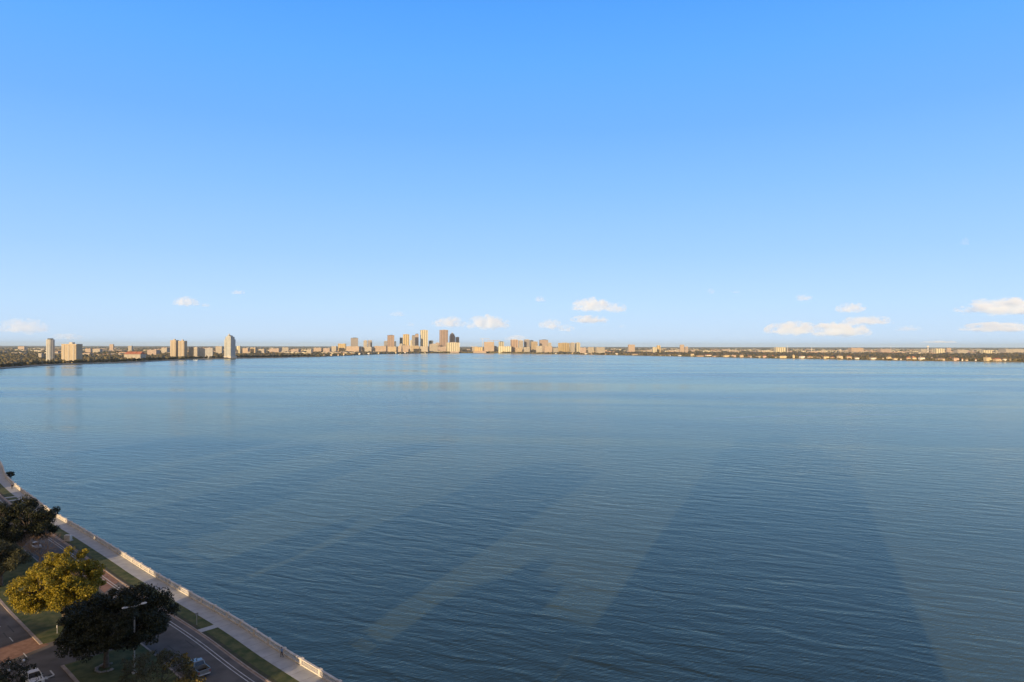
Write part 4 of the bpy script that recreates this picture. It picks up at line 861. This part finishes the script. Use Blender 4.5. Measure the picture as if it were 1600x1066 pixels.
# ------------------------------------------------------------------ clouds
def cloudmat():
    m = bpy.data.materials.new('cloud'); m.use_nodes = True; nt = m.node_tree; n = nt.nodes; l = nt.links; n.clear()
    o = n.new('ShaderNodeOutputMaterial'); v = n.new('ShaderNodeVolumePrincipled'); v.inputs['Color'].default_value = (.97, 1, 1, 1); v.inputs['Anisotropy'].default_value = 0
    t = n.new('ShaderNodeTexCoord'); oi = n.new('ShaderNodeObjectInfo')
    def M(op, a, b=None, c=None):
        q = n.new('ShaderNodeMath'); q.operation = op
        for i, x in enumerate((a, b, c)):
            if x is None: continue
            if isinstance(x, (int, float)): q.inputs[i].default_value = x
            else: l.new(x, q.inputs[i])
        return q.outputs[0]
    ln = n.new('ShaderNodeVectorMath'); ln.operation = 'LENGTH'; l.new(t.outputs['Object'], ln.inputs[0])
    ad = n.new('ShaderNodeVectorMath'); ad.operation = 'SCALE'; l.new(oi.outputs['Location'], ad.inputs[0]); ad.inputs[3].default_value = .013
    mp = n.new('ShaderNodeVectorMath'); mp.operation = 'MULTIPLY'; l.new(t.outputs['Object'], mp.inputs[0]); mp.inputs[1].default_value = (1.6, 1.0, .8)
    a2 = n.new('ShaderNodeVectorMath'); a2.operation = 'ADD'; l.new(mp.outputs[0], a2.inputs[0]); l.new(ad.outputs[0], a2.inputs[1])
    no = n.new('ShaderNodeTexNoise'); no.inputs['Scale'].default_value = 1.9; no.inputs['Detail'].default_value = 5; no.inputs['Roughness'].default_value = .6; l.new(a2.outputs[0], no.inputs['Vector'])
    sz = n.new('ShaderNodeSeparateXYZ'); l.new(t.outputs['Object'], sz.inputs[0])
    low = M('MULTIPLY', M('MAXIMUM', M('SUBTRACT', -.15, sz.outputs[2]), 0), 2.2)
    d = M('SUBTRACT', M('ADD', M('MULTIPLY', no.outputs[0], 4.2), -1.30), M('ADD', M('MULTIPLY', ln.outputs['Value'], 1.0), low))
    d = M('MINIMUM', M('MAXIMUM', d, 0), .35)
    l.new(M('MULTIPLY', d, M('MULTIPLY', oi.outputs['Alpha'], .0052)), v.inputs['Density']); l.new(v.outputs[0], o.inputs['Volume']); return m
CM_ = cloudmat()
CL_ = [(290, 474, 40, 17, 1, 'small puffy white cloud high over the twin tan condominium'), (321, 478, 16, 6, .8, 'tiny cloud wisp right of the puffy cloud at the left'), (372, 458, 22, 8, .7, 'small thin cloud above the stepped tower'),
 (843, 469, 18, 10, .8, 'tiny cloud left of the double cloud right of the city'), (925, 481, 64, 26, 1, 'large puffy cloud right of the city, upper one'), (962, 484, 34, 18, .9, 'rounded cloud joined to the right of the upper large cloud'),
 (920, 501, 60, 14, 1.2, 'long flat bright cloud below the upper large cloud'), (860, 510, 36, 18, 1, 'pale cloud left of the long flat bright cloud'), (884, 515, 28, 12, .8, 'small low cloud below the long flat bright cloud'),
 (703, 507, 56, 20, .8, 'pale cloud above the ivory and brown towers'), (763, 508, 64, 26, 1.1, 'broad pale cloud above the cranes'), (806, 530, 34, 14, 1.1, 'low cloud peeking over the waterfront group'),
 (622, 492, 26, 10, .35, 'very faint cloud above the yellow tower'), (642, 508, 12, 8, .6, 'tiny faint puff directly above the rose brown tower'), (972, 511, 12, 6, .5, 'tiny faint puff right of the long flat bright cloud'),
 (1111, 457, 14, 11, .45, 'faint small puff over the middle of the right shore'), (1150, 457, 14, 5, .4, 'faintest small wisp over the middle of the right shore'), (1255, 467, 28, 12, .7, 'small oval cloud above the flat topped clouds on the right'), (1330, 484, 46, 18, 1, 'white puff above the long cloud on the right'),
 (1357, 503, 72, 17, .9, 'long soft cloud on the right above the bright puffy one'), (1238, 517, 80, 24, 1.3, 'bright cloud low over the right shore, left one of two'), (1312, 519, 88, 28, 1.4, 'bright puffy cloud low over the right shore, right one of two'),
 (1566, 484, 135, 30, .8, 'biggest streaked cloud at the right edge of the photo'), (1565, 514, 120, 17, .8, 'long low cloud under the biggest cloud at the right edge'), (1470, 535, 54, 10, 1.2, 'flat cloud touching the horizon at the right'),
 (1508, 380, 16, 14, .3, 'faint lone wisp high in the sky at the right'), (36, 514, 80, 26, .45, 'faint broad cloud low at the left edge'), (104, 528, 50, 12, .4, 'faint low cloud above the wide cream slab'), (1420, 515, 40, 10, .4, 'faint wisp between the right clouds')]
bm = bmesh.new(); bmesh.ops.create_icosphere(bm, subdivisions=3, radius=1); cme = bpy.data.meshes.new('cloud'); bm.to_mesh(cme); bm.free(); cme.materials.append(CM_)
for i, (x, y, wd, ht, dn, l) in enumerate(CL_):
    D = 47500+(i % 5)*400 if y < 500 else 42600+(i % 5)*300; p = PD(x, y, D); o = bpy.data.objects.new('cloud', cme); COL.objects.link(o)
    k = D/F; o.location = p; o.scale = (wd*k*.56, wd*k*.36, ht*k*.68); o.color = (1, 1, 1, dn*1.0); tag(o, l, 'cloud')
    if p.z-o.scale.z < 195: o.scale.z = min(o.scale.z, p.z-197)

# ------------------------------------------------------------------ the buildings behind the viewpoint that throw the shadows
EX, NX = Vector((.73, -.68)), Vector((.68, .73))
def off_tower(e0, e1, n0, n1, H, label, m):
    c = EX*((e0+e1)/2)+NX*((n0+n1)/2); r = empty('condo_tower', (c.x, c.y, 1.81), label, 'building', math.atan2(EX.y, EX.x)); w_, d_ = e1-e0, n1-n0
    MB().box((0, 0, H/2), (w_, d_, H)).go('wall', FC[m], r); MB().box((0, 0, H+.5), (w_+.6, d_+.6, 1)).go('roof', SLAB, r); MB().box((0, -d_*.15, H+2.5), (w_*.3, d_*.4, 4)).go('penthouse', SLAB, r)
    return r
OWN = off_tower(-31, 25, -22, -1.6, 60, 'tower that the photo is taken from', 'cream')
for x_, w_, h_ in ((-17, 14, 9), (1, 12, 15), (15, 9, 6)): MB().box((x_, -2, 60+h_/2+1), (w_, 13, h_)).go('upper_storeys', FC['cream'], OWN)  # staggered storeys added to break up the top edge of the tower's shadow
off_tower(-112, -78, -40, -14, 44, 'condominium left behind the viewpoint', 'white'); off_tower(-70, -38.5, -13, -3, 17, 'unseen low block added beside the viewpoint tower to shade near water', 'cream'); off_tower(-61, -47, -34, -16, 22, 'low block beside the viewpoint tower', 'tan')  # the long low block is added to end the light bands near shore
off_tower(-196, -181, -50, -24, 46, 'condominium further left behind the viewpoint', 'white'); off_tower(-172, -163, -50, -24, 18, 'narrow five storey block left behind the viewpoint', 'tan'); off_tower(-252, -226, -70, -40, 40, 'third condominium left behind the viewpoint', 'tan'); off_tower(-330, -268, -90, -60, 60, 'fourth condominium left behind the viewpoint', 'cream')
US, VS = Vector((.923, -.384)), Vector((.384, .923))
for u0, u1, v0, H in ((-162, -128.8, 24, 10.5), (-121, -112, 26, 10.5)):
    c = US*((u0+u1)/2)+VS*v0; r = empty('town_house', (c.x, c.y, 1.81), 'two storey house out of view left of the boulevard, %s one' % ('wide' if u0 < -150 else 'narrow'), 'house', R(-SUN_AZ))
    MB().box((0, 0, H*.38), (u1-u0, 12, H*.76)).go('wall', HM['cream'], r); MB().prism([(-7, H*.76), (0, H), (7, H*.76)], -(u1-u0)/2-.3, (u1-u0)/2+.3).go('roof', BROWNROOF, r)
